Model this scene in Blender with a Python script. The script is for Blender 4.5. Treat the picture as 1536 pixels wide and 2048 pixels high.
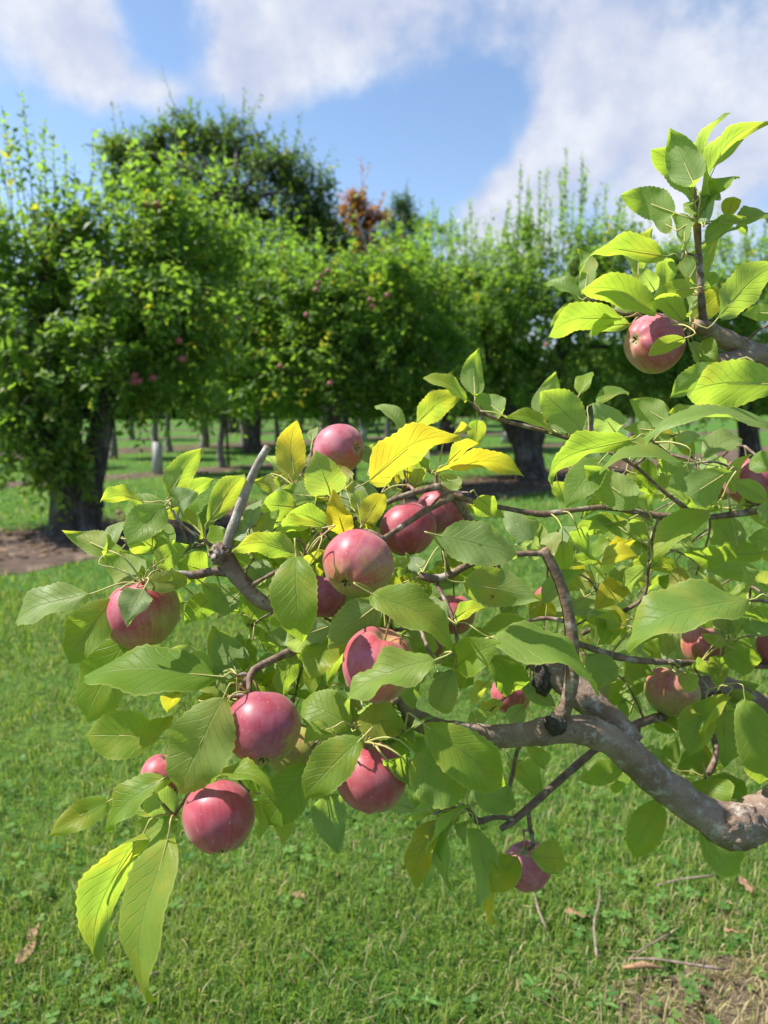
import bpy, math, random
import numpy as np
from mathutils import Vector, Matrix, noise, Quaternion

for o in list(bpy.data.objects): bpy.data.objects.remove(o)
rng = random.Random(11)
nr = np.random.RandomState(5)
sc = bpy.context.scene
col = sc.collection
V = Vector

# ------------------------------------------------------------------ camera
FPX = 1365.0                       # focal length in photograph pixels
PITCH = math.radians(9.3)
CAM = V((0, 0, 1.5))
FW = V((0, math.cos(PITCH), -math.sin(PITCH)))
UP = V((0, math.sin(PITCH), math.cos(PITCH)))
RT = V((1, 0, 0))
cam = bpy.data.cameras.new('camera')
camo = bpy.data.objects.new('camera', cam); col.objects.link(camo)
camo.location = CAM
camo.rotation_euler = (math.pi/2 - PITCH, 0, 0)
cam.sensor_fit = 'VERTICAL'; cam.sensor_height = 36; cam.sensor_width = 27
cam.lens = 24; cam.clip_start = 0.02; cam.clip_end = 2000
cam.dof.use_dof = True; cam.dof.focus_distance = 0.76; cam.dof.aperture_fstop = 5.5
sc.camera = camo

def P(px, py, d):
    return CAM + FW*d + RT*((px-768)/FPX*d) + UP*((1024-py)/FPX*d)
def G(px, py, z=0.0):
    r = FW + RT*((px-768)/FPX) + UP*((1024-py)/FPX)
    k = (z-CAM.z)/r.z
    return CAM + r*k

# ------------------------------------------------------------------ light
SUN_EL, SUN_AZ = math.radians(53), math.radians(-84)      # azimuth from +Y, negative is left
SUND = V((math.sin(SUN_AZ)*math.cos(SUN_EL), math.cos(SUN_AZ)*math.cos(SUN_EL), math.sin(SUN_EL)))
sun = bpy.data.lights.new('sun', 'SUN'); suno = bpy.data.objects.new('sun', sun); col.objects.link(suno)
sun.energy = 5.0; sun.angle = math.radians(0.6); sun.color = (1, 0.95, 0.87)
suno.rotation_euler = SUND.to_track_quat('Z', 'Y').to_euler(); suno.location = (0, 0, 12)

world = bpy.data.worlds.new('World'); sc.world = world; world.use_nodes = True
wt = world.node_tree; wt.nodes.clear()

class NT:
    """tiny node helper"""
    def __init__(s, t): s.t = t
    def n(s, typ, inp=None, **kw):
        nd = s.t.nodes.new(typ)
        for k, v in kw.items(): setattr(nd, k, v)
        if inp:
            for k, v in inp.items(): s.set(nd.inputs[k], v)
        return nd
    def set(s, sock, v):
        if isinstance(v, bpy.types.NodeSocket): s.t.links.new(v, sock)
        elif isinstance(v, bpy.types.Node): s.t.links.new(v.outputs[0], sock)
        else:
            if sock.type == 'RGBA' and len(v) == 3: v = (*v, 1)
            sock.default_value = v
    def m(s, op, a, b=0.0, c=0.0, clamp=False):
        return s.n('ShaderNodeMath', {0: a, 1: b, 2: c}, operation=op, use_clamp=clamp).outputs[0]
    def vm(s, op, a, b=(0, 0, 0), out=0):
        return s.n('ShaderNodeVectorMath', {0: a, 1: b}, operation=op).outputs[out]
    def mix(s, f, a, b, bt='MIX'):
        nd = s.n('ShaderNodeMix', data_type='RGBA', blend_type=bt)
        s.set(nd.inputs[0], f); s.set(nd.inputs[6], a); s.set(nd.inputs[7], b)
        return nd.outputs[2]
    def ramp(s, f, a, b, c=0.0, d=1.0):
        return s.n('ShaderNodeMapRange', {0: f, 1: a, 2: b, 3: c, 4: d}, interpolation_type='SMOOTHSTEP').outputs[0]
    def noise(s, vec, scale, detail=3, rough=.55, out=0):
        nd = s.n('ShaderNodeTexNoise', {'Scale': scale, 'Detail': detail, 'Roughness': rough})
        if vec is not None: s.set(nd.inputs['Vector'], vec)
        return nd.outputs[out]

w = NT(wt)
sky = w.n('ShaderNodeTexSky', sky_type='NISHITA', sun_disc=False, sun_elevation=SUN_EL, sun_rotation=SUN_AZ,
          altitude=100, air_density=1.0, dust_density=0.35, ozone_density=2.0)
tc = w.n('ShaderNodeTexCoord').outputs['Generated']
xyz = w.n('ShaderNodeSeparateXYZ', {0: tc})
den = w.m('ADD', w.m('MAXIMUM', xyz.outputs[2], 0.0), 0.22)
flat = w.n('ShaderNodeCombineXYZ', {0: w.m('DIVIDE', xyz.outputs[0], den), 1: w.m('DIVIDE', xyz.outputs[1], den), 2: 0.0}).outputs[0]
n1 = w.noise(w.vm('ADD', flat, (3.7, 1.2, 0.4)), 1.35, 7, .56)
n2 = w.noise(w.vm('ADD', tc, (9.1, 4.2, 2.4)), 9.0, 8, .58)
def skydir(px, py):
    return (FW + RT*((px-768)/FPX) + UP*((1024-py)/FPX)).normalized()
cov = w.m('ADD', w.m('MULTIPLY', w.m('SUBTRACT', n1, .5), 1.5), w.m('MULTIPLY', w.m('SUBTRACT', n2, .5), 1.15))
# where the clouds of this sky stand (position, half size, weight)
for px, py, r, k in [(120, 60, .25, .62), (190, 150, .10, .34), (600, 60, .27, .64), (520, 160, .12, .40), (760, 110, .14, .35), (1280, 60, .30, .45), (1480, 290, .22, .52), (1200, 150, .18, .36), (880, 40, .14, .24), (960, 440, .13, .75), (1050, 390, .10, .45), (1130, 260, .10, .35),
                     (790, 310, .05, .55), (340, 195, .06, .35), (1000, 235, .035, .4), (360, 310, .16, -.60), (840, 270, .20, -.62), (660, 260, .14, -.5), (60, 270, .14, -.55), (325, 30, .09, -.75), (960, 60, .10, .25), (980, 200, .10, -.30), (1420, 50, .12, -.35)]:
    dist = w.vm('DISTANCE', tc, tuple(skydir(px, py)), out=1)
    cov = w.m('ADD', cov, w.ramp(dist, r, 0.0, 0.0, k))
mask = w.ramp(cov, .02, .58, 0.0, .95)
shade = w.ramp(w.m('ADD', w.m('MULTIPLY', n2, .6), w.m('MULTIPLY', n1, .5)), .42, .72)
ccol = w.mix(shade, (2.9, 3.2, 4.1), (4.7, 4.8, 5.0))
bgn = w.n('ShaderNodeBackground', {0: w.mix(mask, sky.outputs[0], ccol), 1: 0.108})
wo = w.n('ShaderNodeOutputWorld'); wt.links.new(bgn.outputs[0], wo.inputs[0])

sc.view_settings.view_transform = 'Standard'; sc.view_settings.look = 'None'
sc.view_settings.exposure = 0.93; sc.view_settings.gamma = 1.0; sc.view_settings.use_curve_mapping = False
sc.render.engine = 'CYCLES'
sc.cycles.max_bounces = 8; sc.cycles.transmission_bounces = 6; sc.cycles.diffuse_bounces = 6

# ------------------------------------------------------------------ materials
def newmat(name):
    m = bpy.data.materials.new(name); m.use_nodes = True; m.node_tree.nodes.clear()
    t = NT(m.node_tree); out = t.n('ShaderNodeOutputMaterial')
    return m, t, out

def leaf_shader(t, out, colr, trans, rough, fac, normal=None, spec=.4):
    b = t.n('ShaderNodeBsdfPrincipled', {'Base Color': colr, 'Roughness': rough})
    b.inputs['Specular IOR Level'].default_value = spec
    tr = t.n('ShaderNodeBsdfTranslucent', {'Color': trans})
    if normal is not None:
        t.set(b.inputs['Normal'], normal); t.set(tr.inputs['Normal'], normal)
    mx = t.n('ShaderNodeMixShader', {0: fac, 1: b.outputs[0], 2: tr.outputs[0]})
    t.t.links.new(mx.outputs[0], out.inputs[0])

def mat_hero_leaf():
    m, t, out = newmat('apple_leaf')
    oi = t.n('ShaderNodeObjectInfo')
    cc = t.n('ShaderNodeSeparateColor', {0: oi.outputs['Color']})
    yel, brn, pale = cc.outputs[0], cc.outputs[1], cc.outputs[2]
    rnd = oi.outputs['Random']
    uv = t.n('ShaderNodeTexCoord').outputs['UV']
    s = t.n('ShaderNodeSeparateXYZ', {0: uv})
    a = t.m('ABSOLUTE', t.m('MULTIPLY_ADD', s.outputs[0], 2.0, -1.0)); v = s.outputs[1]
    obj = t.n('ShaderNodeTexCoord').outputs['Object']
    sh = t.vm('ADD', obj, t.n('ShaderNodeCombineXYZ', {0: t.m('MULTIPLY', rnd, 7.0), 1: rnd, 2: 0.0}).outputs[0])
    nbig = t.noise(sh, 26, 3); nfine = t.noise(sh, 420, 3, .6); nmid = t.noise(sh, 95, 3)
    mid = t.ramp(a, .05, .012)
    ph = t.m('ADD', t.m('SUBTRACT', t.m('MULTIPLY', v, 9.0), t.m('MULTIPLY', t.m('POWER', a, .8), 2.6)), t.m('MULTIPLY', t.m('SUBTRACT', nbig, .5), 1.3))
    ph = t.m('ADD', ph, t.m('MULTIPLY', t.m('GREATER_THAN', s.outputs[0], .5), .45))
    tri = t.m('ABSOLUTE', t.m('SUBTRACT', t.m('FRACT', ph), .5))
    lat = t.m('MULTIPLY', t.ramp(tri, .085, .0), t.ramp(a, 1.0, .7))
    vein = t.m('MAXIMUM', mid, t.m('MULTIPLY', lat, .38))
    hv = t.m('MAXIMUM', mid, t.m('MULTIPLY', lat, .8))
    rim = t.ramp(a, .90, .98)
    # hues of the blade
    green = t.mix(rnd, (.145, .245, .036), (.215, .310, .046))
    green = t.mix(t.ramp(nbig, .3, .7, 0, .40), green, (.22, .29, .040))
    yamt = t.m('ADD', yel, t.m('MULTIPLY', t.m('SUBTRACT', nbig, .55), 1.9), clamp=True)
    yamt = t.m('MULTIPLY', yamt, t.ramp(yel, .0, .12), clamp=True)
    top = t.mix(yamt, green, (.50, .40, .030))
    top = t.mix(t.m('MULTIPLY', pale, .80), top, (.40, .48, .31))
    top = t.mix(t.m('MULTIPLY', rim, .45), top, (.46, .48, .14))
    top = t.mix(t.m('MULTIPLY', vein, .38), top, (.34, .42, .14))
    under = t.mix(.42, top, (.30, .37, .20))
    # brown dead patches and specks
    spot = t.m('ADD', t.ramp(nmid, t.m('SUBTRACT', .78, t.m('MULTIPLY', brn, .14)), .80), t.ramp(nbig, t.m('SUBTRACT', .86, t.m('MULTIPLY', brn, .26)), t.m('SUBTRACT', .92, t.m('MULTIPLY', brn, .26))), clamp=True)
    spot = t.m('MULTIPLY', spot, t.ramp(brn, .02, .2))
    side = t.n('ShaderNodeNewGeometry').outputs['Backfacing']
    base = t.mix(side, top, under)
    base = t.mix(spot, base, (.13, .055, .030))
    tg = t.mix(rnd, (.42, .62, .05), (.54, .72, .055))
    trc = t.mix(yamt, tg, (.78, .62, .03))
    trc = t.mix(t.m('MULTIPLY', vein, .38), trc, (.26, .36, .03))
    trc = t.mix(t.m('MULTIPLY', rim, .5), trc, (.80, .78, .08))
    trc = t.mix(t.m('MULTIPLY', pale, .6), trc, (.38, .46, .20))
    trc = t.mix(spot, trc, (.16, .06, .02))
    hb = t.m('ADD', t.m('MULTIPLY', hv, -1.0), t.m('MULTIPLY', nfine, .5))
    hb = t.m('ADD', hb, t.m('MULTIPLY', nmid, .7))
    bump = t.n('ShaderNodeBump', {'Strength': .55, 'Distance': .0012, 'Height': hb})
    leaf_shader(t, out, base, trc, t.m('ADD', .44, t.m('MULTIPLY', side, .2)), .58, bump.outputs[0], .30)
    return m

def mat_plain(name, c1, c2, rough=.8, scale=30, bumpd=0.0, c3=None, spec=.3, stretch=None, bscale=None):
    m, t, out = newmat(name)
    ob = t.n('ShaderNodeTexCoord').outputs['Object']
    if stretch: ob = t.vm('MULTIPLY', ob, stretch)
    n = t.noise(ob, scale, 5, .6)
    c = t.mix(t.ramp(n, .32, .68), c1, c2)
    if c3 is not None:
        n3 = t.noise(t.vm('ADD', ob, (5, 3, 1)), scale*.45, 4, .6)
        c = t.mix(t.ramp(n3, .52, .66), c, c3)
    b = t.n('ShaderNodeBsdfPrincipled', {'Base Color': c, 'Roughness': rough})
    b.inputs['Specular IOR Level'].default_value = spec
    if bumpd:
        nb = t.noise(ob, bscale or scale*3, 6, .65)
        t.set(b.inputs['Normal'], t.n('ShaderNodeBump', {'Strength': .8, 'Distance': bumpd, 'Height': nb}).outputs[0])
    t.t.links.new(b.outputs[0], out.inputs[0])
    return m

def mat_tint(name, fac=.42, rough=.5, dmul=1.0, tmul=(1.9, 1.75, .75), spec=.35):
    """foliage whose own colour is stored leaf by leaf"""
    m, t, out = newmat(name)
    c = t.n('ShaderNodeAttribute', attribute_name='tint').outputs['Color']
    tr = t.mix(1.0, c, tmul, 'MULTIPLY')
    leaf_shader(t, out, c, tr, rough, fac, None, spec)
    return m

def mat_apple():
    m, t, out = newmat('apple_skin')
    oi = t.n('ShaderNodeObjectInfo'); cc = t.n('ShaderNodeSeparateColor', {0: oi.outputs['Color']})
    red, dark, wax = cc.outputs[0], cc.outputs[1], cc.outputs[2]
    ob = t.n('ShaderNodeTexCoord').outputs['Object']
    o2 = t.vm('SCALE', ob); o2.node.inputs['Scale'].default_value = 27.0
    sh = t.vm('ADD', o2, t.n('ShaderNodeCombineXYZ', {0: t.m('MULTIPLY', oi.outputs['Random'], 31.0), 1: 0.0, 2: 0.0}).outputs[0])
    s = t.n('ShaderNodeSeparateXYZ', {0: o2})
    nb = t.noise(sh, .9, 3)
    ang = t.m('ARCTAN2', s.outputs[1], s.outputs[0])
    stv = t.n('ShaderNodeCombineXYZ', {0: t.m('MULTIPLY', ang, 5.5), 1: t.m('MULTIPLY', s.outputs[2], .55), 2: t.m('MULTIPLY', oi.outputs['Random'], 20.0)}).outputs[0]
    streak = t.noise(stv, 1.6, 5, .65)
    k = t.m('ADD', t.m('MULTIPLY', s.outputs[0], .32), t.m('MULTIPLY', s.outputs[2], .16))
    k = t.m('ADD', k, t.m('MULTIPLY', t.m('SUBTRACT', nb, .5), .8))
    k = t.m('ADD', k, t.m('MULTIPLY', t.m('SUBTRACT', streak, .5), .55))
    k = t.m('ADD', k, t.m('MULTIPLY', t.m('SUBTRACT', t.noise(sh, 7.0, 4, .7), .5), .55))
    k = t.m('ADD', k, t.m('ADD', red, .14))
    mask = t.ramp(k, .18, .85)
    grn = t.mix(nb, (.36, .36, .085), (.27, .33, .07))
    rd = t.mix(t.ramp(streak, .3, .75), (.42, .042, .056), (.28, .022, .038))
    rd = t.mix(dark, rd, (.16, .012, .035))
    c = t.mix(mask, grn, rd)
    # waxy bloom, thin and uneven
    bl = t.m('MULTIPLY', t.ramp(t.noise(sh, 1.7, 5, .6), .3, .75, .06, .42), t.m('MULTIPLY', mask, wax))
    c = t.mix(bl, c, (.66, .38, .47))
    vo = t.n('ShaderNodeTexVoronoi', {'Vector': sh, 'Scale': 5.5})
    c = t.mix(t.ramp(vo.outputs['Distance'], .12, .04, 0, .55), c, (.66, .50, .34))
    # russet and green in the two hollows
    rr = t.m('SQRT', t.m('ADD', t.m('POWER', s.outputs[0], 2.0), t.m('POWER', s.outputs[1], 2.0)))
    c = t.mix(t.ramp(t.m('ADD', rr, t.m('MULTIPLY', t.m('SUBTRACT', streak, .5), .25)), .30, .12, 0, .75), c, (.30, .27, .09))
    b = t.n('ShaderNodeBsdfPrincipled', {'Base Color': c, 'Roughness': t.ramp(bl, .0, .4, .40, .54)})
    b.inputs['Specular IOR Level'].default_value = .38
    b.inputs['Subsurface Weight'].default_value = .06
    b.inputs['Subsurface Radius'].default_value = (.01, .004, .003)
    b.inputs['Sheen Weight'].default_value = .12
    fb = t.noise(sh, 22, 3)
    t.set(b.inputs['Normal'], t.n('ShaderNodeBump', {'Strength': .12, 'Distance': .0006, 'Height': fb}).outputs[0])
    t.t.links.new(b.outputs[0], out.inputs[0])
    return m

M = {}
M['leaf'] = mat_hero_leaf()
M['petiole'] = mat_plain('petiole', (.34, .36, .10), (.42, .34, .14), .5, 60)
M['twig'] = mat_plain('twig_bark', (.11, .065, .045), (.22, .145, .105), .6, 110, .0020, (.34, .29, .25), bscale=240)
M['limb'] = mat_plain('limb_bark', (.15, .092, .066), (.26, .18, .14), .66, 48, .0045, (.36, .32, .29), bscale=150)
def mat_limb():
    m, t, out = newmat('limb_bark')
    ob = t.n('ShaderNodeTexCoord').outputs['Object']
    a = t.noise(ob, 26, 5, .6); b = t.noise(t.vm('ADD', ob, (4, 1, 7)), 60, 6, .65); f = t.noise(ob, 420, 4, .7); r = t.noise(t.vm('MULTIPLY', ob, (1, .35, 2.2)), 150, 5, .65)
    c = t.mix(t.ramp(a, .35, .65), (.19, .122, .086), (.30, .215, .168))
    c = t.mix(t.ramp(b, .50, .70), c, (.40, .355, .315))
    c = t.mix(t.ramp(r, .58, .70, 0, .7), c, (.075, .045, .032))
    vo = t.n('ShaderNodeTexVoronoi', {'Vector': ob, 'Scale': 60})
    pit = t.ramp(vo.outputs['Distance'], .20, .06)
    c = t.mix(t.m('MULTIPLY', pit, t.ramp(a, .56, .62, 0, .8)), c, (.06, .040, .030))
    p = t.n('ShaderNodeBsdfPrincipled', {'Base Color': c, 'Roughness': .72}); p.inputs['Specular IOR Level'].default_value = .3
    h = t.m('ADD', t.m('ADD', b, t.m('MULTIPLY', f, .35)), t.m('SUBTRACT', t.m('MULTIPLY', r, .7), t.m('MULTIPLY', pit, .2)))
    t.set(p.inputs['Normal'], t.n('ShaderNodeBump', {'Strength': 1.0, 'Distance': .0030, 'Height': h}).outputs[0])
    t.t.links.new(p.outputs[0], out.inputs[0]); return m
M['limb'] = mat_limb()
M['grey_limb'] = mat_plain('grey_bark', (.22, .17, .14), (.36, .31, .27), .66, 90, .0025, (.46, .42, .38), bscale=220)
M['cut'] = mat_plain('cut_wood', (.36, .22, .12), (.20, .12, .07), .8, 120, .001)
M['char'] = mat_plain('dead_bark', (.028, .024, .022), (.10, .082, .070), .6, 120, .004)
M['bark'] = mat_plain('old_bark', (.032, .024, .019), (.085, .068, .057), .9, 14, .02, (.12, .11, .10), stretch=(1, 1, .35), bscale=30)
M['pale_bark'] = mat_plain('pale_bark', (.12, .105, .092), (.25, .23, .21), .9, 10, .01)
M['guard'] = mat_plain('tree_guard', (.28, .28, .27), (.40, .40, .38), .6, 12)
M['apple'] = mat_apple()
M['calyx'] = mat_plain('calyx', (.03, .022, .015), (.10, .075, .04), .9, 300)
M['stem'] = mat_plain('apple_stem', (.17, .12, .05), (.26, .20, .09), .6, 120)
M['crown'] = mat_tint('tree_foliage', .54, tmul=(2.5, 2.4, 1.0))
M['grass'] = mat_tint('grass_blade', .40, .55, tmul=(1.5, 1.5, .7), spec=.25)
M['litter'] = mat_plain('dry_leaf', (.20, .115, .065), (.34, .21, .125), .8, 60, .001)
M['stick'] = mat_plain('dry_stick', (.17, .12, .09), (.30, .24, .20), .9, 60, .001)

def mat_ground():
    m, t, out = newmat('lawn_soil')
    ob = t.n('ShaderNodeTexCoord').outputs['Object']
    n1 = t.noise(ob, .9, 4); n2 = t.noise(ob, 11, 6, .65); n3 = t.noise(ob, 90, 4, .7)
    c = t.mix(t.ramp(n2, .3, .7), (.045, .125, .018), (.085, .19, .028))
    c = t.mix(t.ramp(n1, .45, .7, 0, .6), c, (.13, .20, .040))
    c = t.mix(t.ramp(n3, .5, .72, 0, .7), c, (.035, .065, .016))
    b = t.n('ShaderNodeBsdfPrincipled', {'Base Color': c, 'Roughness': .9})
    b.inputs['Specular IOR Level'].default_value = .15
    t.set(b.inputs['Normal'], t.n('ShaderNodeBump', {'Strength': 1.0, 'Distance': .03, 'Height': t.m('ADD', n2, t.m('MULTIPLY', n3, .5))}).outputs[0])
    t.t.links.new(b.outputs[0], out.inputs[0]); return m
M['ground'] = mat_ground()
M['mulch'] = mat_plain('bark_mulch', (.065, .042, .032), (.13, .088, .064), .95, 9, .03, (.20, .14, .10), bscale=45)

# ------------------------------------------------------------------ object helpers
def tag(o, label=None, cat=None, group=None, kind=None):
    if label: o['label'] = label
    if cat: o['category'] = cat
    if group: o['group'] = group
    if kind: o['kind'] = kind
    return o
def mesh_obj(name, verts, faces, mats, parent=None, loc=(0, 0, 0), smooth=True, uvs=None, midx=None):
    """verts in world space; loc is the object's origin in world space"""
    loc = V(loc)
    me = bpy.data.meshes.new(name)
    va = np.asarray(verts, dtype=np.float32) - np.array(loc, dtype=np.float32)
    me.from_pydata(va.tolist(), [], faces)
    for mm in (mats if isinstance(mats, (list, tuple)) else [mats]): me.materials.append(mm)
    if midx is not None: me.polygons.foreach_set('material_index', midx)
    if smooth: me.polygons.foreach_set('use_smooth', [True]*len(me.polygons))
    if uvs is not None:
        ul = me.uv_layers.new(name='UVMap')
        li = np.empty(len(me.loops), dtype=np.int32); me.loops.foreach_get('vertex_index', li)
        ul.data.foreach_set('uv', np.asarray(uvs, dtype=np.float32)[li].ravel())
    o = bpy.data.objects.new(name, me); col.objects.link(o)
    place(o, loc, parent)
    return o
WPOS = {}
def place(o, loc, parent):
    loc = V(loc); WPOS[o.name] = loc
    if parent is not None:
        o.parent = parent; o.location = loc - WPOS[parent.name]
    else: o.location = loc
def empty(name, loc):
    o = bpy.data.objects.new(name, None); col.objects.link(o); o.empty_display_size = .1
    place(o, loc, None); return o
def big_mesh(name, verts, tris, mat, tint=None, parent=None, loc=(0, 0, 0), smooth=False):
    loc = V(loc)
    me = bpy.data.meshes.new(name)
    verts = (verts - np.array(loc)).astype(np.float32)
    me.vertices.add(len(verts)); me.vertices.foreach_set('co', verts.ravel())
    n = len(tris); me.loops.add(n*3); me.polygons.add(n)
    me.loops.foreach_set('vertex_index', tris.astype(np.int32).ravel())
    me.polygons.foreach_set('loop_start', np.arange(0, n*3, 3, dtype=np.int32))
    me.update(calc_edges=True)
    if smooth: me.polygons.foreach_set('use_smooth', np.ones(n, dtype=bool))
    if tint is not None:
        at = me.attributes.new('tint', 'FLOAT_COLOR', 'POINT')
        at.data.foreach_set('color', np.c_[tint, np.ones(len(tint))].astype(np.float32).ravel())
    me.materials.append(mat)
    o = bpy.data.objects.new(name, me); col.objects.link(o); place(o, loc, parent)
    return o

def spline(pts, rad, step):
    """Catmull-Rom resample of points and radii"""
    out, ro = [], []
    n = len(pts)
    for i in range(n-1):
        p0 = pts[i-1] if i else pts[0]*2-pts[1]
        p3 = pts[i+2] if i+2 < n else pts[-1]*2-pts[-2]
        p1, p2 = pts[i], pts[i+1]
        k = max(2, int((p2-p1).length/step))
        for j in range(k):
            t = j/k
            q = .5*((2*p1)+(p2-p0)*t+(2*p0-5*p1+4*p2-p3)*t*t+(3*p1-p0-3*p2+p3)*t**3)
            out.append(q); ro.append(rad[i]*(1-t)+rad[i+1]*t)
    out.append(pts[-1]); ro.append(rad[-1])
    return out, ro

def tube_geo(pts, rad, sides=10, rough=0.0, base=0, cap=True, nscale=40):
    vs, fs = [], []
    n = len(pts)
    ref = V((0, 0, 1)) if abs((pts[1]-pts[0]).normalized().z) < .9 else V((1, 0, 0))
    t0 = (pts[1]-pts[0]).normalized(); s = t0.cross(ref).normalized()
    for i in range(n):
        t = (pts[min(i+1, n-1)]-pts[max(i-1, 0)]).normalized()
        s = (s - t*s.dot(t)).normalized(); b = t.cross(s)
        for j in range(sides):
            a = 2*math.pi*j/sides
            dirv = s*math.cos(a)+b*math.sin(a)
            r = rad[i]
            if rough:
                q = pts[i]+dirv*r
                r *= 1+rough*(noise.noise(q*nscale)+.5*noise.noise(q*nscale*2.7))
            vs.append(pts[i]+dirv*r)
    for i in range(n-1):
        for j in range(sides):
            j2 = (j+1) % sides
            fs.append((base+i*sides+j, base+i*sides+j2, base+(i+1)*sides+j2, base+(i+1)*sides+j))
    if cap:
        for i in (0, n-1):
            vs.append(pts[i].copy()); c = base+len(vs)-1
            for j in range(sides):
                j2 = (j+1) % sides
                fs.append((c, base+i*sides+j2, base+i*sides+j) if i == 0 else (c, base+i*sides+j, base+i*sides+j2))
    return vs, fs

# ------------------------------------------------------------------ ground
def hgt(x, y): return 0.0
g = mesh_obj('ground', [(-400, -60, 0), (400, -60, 0), (400, 700, 0), (-400, 700, 0)], [(0, 1, 2, 3)], M['ground']); tag(g, kind='structure')

R1a, R1b = G(150, 1072), G(1062, 958)            # the nearest row of old trees runs through these two trunks
rowdir = (R1b-R1a).normalized(); rowdir.z = 0; rowdir.normalize(); rown = V((-rowdir.y, rowdir.x, 0))
def mulch_strip(name, a, b, half, z):
    n = 60; vs, fs = [], []
    for i in range(n+1):
        p = a.lerp(b, i/n)
        w1 = half*(1+.28*noise.noise(V((i*.35, z*900, 0)))+.15*noise.noise(V((i*1.3, z*900, 4))))
        w2 = half*(1+.28*noise.noise(V((i*.35, z*900, 9)))+.15*noise.noise(V((i*1.3, z*900, 7))))
        for k in range(5):
            f = k/4; q = p+rown*(-w1*(1-f)+w2*f); q.z = z+.03*math.sin(math.pi*f); vs.append(q)
    for i in range(n):
        for k in range(4):
            a0 = i*5+k; fs.append((a0, a0+5, a0+6, a0+1))
    o = mesh_obj(name, vs, fs, M['mulch']); tag(o, kind='structure'); return o
ext = rowdir*14
mulch_strip('mulch_bed', R1a-rowdir*5-rown*.3, R1b+ext-rown*.3, 1.02, .004)
ROWS = [G(450, 938), G(405, 897), G(640, 880), G(640, 864), G(640, 852), G(640, 843)]
for k, p in enumerate(ROWS):
    c = p.copy(); c.z = 0
    mulch_strip('mulch_bed', c-rowdir*26, c+rowdir*34, .55, .005+.001*k)

# ---- grass blades
def vnoise(x, y, s, seed):
    r = np.random.RandomState(seed); out = np.zeros_like(x)
    for i in range(7):
        a = r.rand()*6.28; f = s*(.5+1.4*r.rand())
        out += np.sin((x*math.cos(a)+y*math.sin(a))*f+r.rand()*6.28)
    return out/7
def rowdist(x, y):
    return np.abs((x-R1a.x)*rown.x+(y-R1a.y)*rown.y+.3)
def grass(name, n, d0, d1, wid, ln, seed, label):
    r = np.random.RandomState(seed)
    u = r.rand(n); d = d0*(d1/d0)**u                       # denser near the viewer, thinning away
    x = (r.rand(n)*2-1)*(d*.66+.5); y = d.copy()
    pat = vnoise(x, y, 2.2, 3); pat2 = vnoise(x, y, 5.5, 8)
    keep = r.rand(n) < np.clip(.80+.5*pat2+.4*vnoise(x, y, 17, 12), .3, 1)
    keep &= ~((rowdist(x, y) < .92+.25*vnoise(x, y, 3, 4)) & (r.rand(n) < .96))
    # the bare, trodden spot at the lower right
    bare = np.exp(-(((x-.90)/.34)**2+((y-1.42)/.24)**2))
    keep &= r.rand(n) > bare*.62
    x, y, d, pat, pat2, bare = [q[keep] for q in (x, y, d, pat, pat2, bare)]; n = len(x)
    sc_ = np.clip(d/3.0, .8, 3.2)
    L = ln*(.35+.8*r.rand(n)**1.3+.9*(r.rand(n) < .06))*(1+.45*pat+.45*pat2)*np.clip(sc_, 1, 1.5)
    W = wid*(.6+.8*r.rand(n))*sc_
    az = r.rand(n)*6.283; lean = .25+.95*r.rand(n)**1.2
    dx, dy = np.cos(az), np.sin(az)
    fa = az+1.57+r.randn(n)*.5
    sx, sy = np.cos(fa)*W*.5, np.sin(fa)*W*.5
    m1 = .55
    hx, hz = L*m1*np.sin(lean*.55), L*m1*np.cos(lean*.55)
    tx, tz = hx+L*(1-m1)*np.sin(np.minimum(lean*1.55, 1.7)), hz+L*(1-m1)*np.cos(np.minimum(lean*1.55, 1.75))
    z0 = np.full(n, -.004)
    v = np.stack([np.c_[x-sx, y-sy, z0], np.c_[x+sx, y+sy, z0],
                  np.c_[x+dx*hx-sx*.8, y+dy*hx-sy*.8, hz], np.c_[x+dx*hx+sx*.8, y+dy*hx+sy*.8, hz],
                  np.c_[x+dx*tx, y+dy*tx, np.maximum(tz, .004)]], 1)
    b = np.arange(n)*5
    tr = np.stack([np.c_[b, b+1, b+3], np.c_[b, b+3, b+2], np.c_[b+2, b+3, b+4]], 1).reshape(-1, 3)
    g1 = np.array([.088, .180, .022]); g2 = np.array([.265, .350, .060]); g3 = np.array([.055, .150, .035]); st = np.array([.50, .44, .24])
    q = r.rand(n, 1)
    c = g1+(g2-g1)*q
    c = np.where(r.rand(n, 1) < .25, g3*(.8+.5*q), c)
    c = c*(1+.35*pat[:, None]+.25*pat2[:, None])
    dry = r.rand(n) < np.clip(.085+.16*np.maximum(0, vnoise(x, y, 1.7, 21))+.16*np.clip((x-.2), 0, 1)*np.clip(3.2-y, 0, 1)+.9*bare, 0, .9)
    yl = np.clip(.6*vnoise(x, y, 1.3, 51)+.4*vnoise(x, y, 4.5, 52), 0, .45)[:, None]
    c = c*(1-yl)+np.array([.27, .33, .085])*yl
    c = np.where(dry[:, None], st*(.55+.6*q), c)
    t = np.repeat(c, 5, 0)
    o = big_mesh(name, v.reshape(-1, 3), tr, M['grass'], t)
    tag(o, label, 'grass', kind='stuff'); return o
grass('grass', 250000, .75, 5.2, .0037, .052, 31, 'short green mown grass under the apple branch')
grass('grass', 85000, 5.0, 26.0, .0036, .055, 32, 'green grass of the alleys between the orchard rows')

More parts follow.
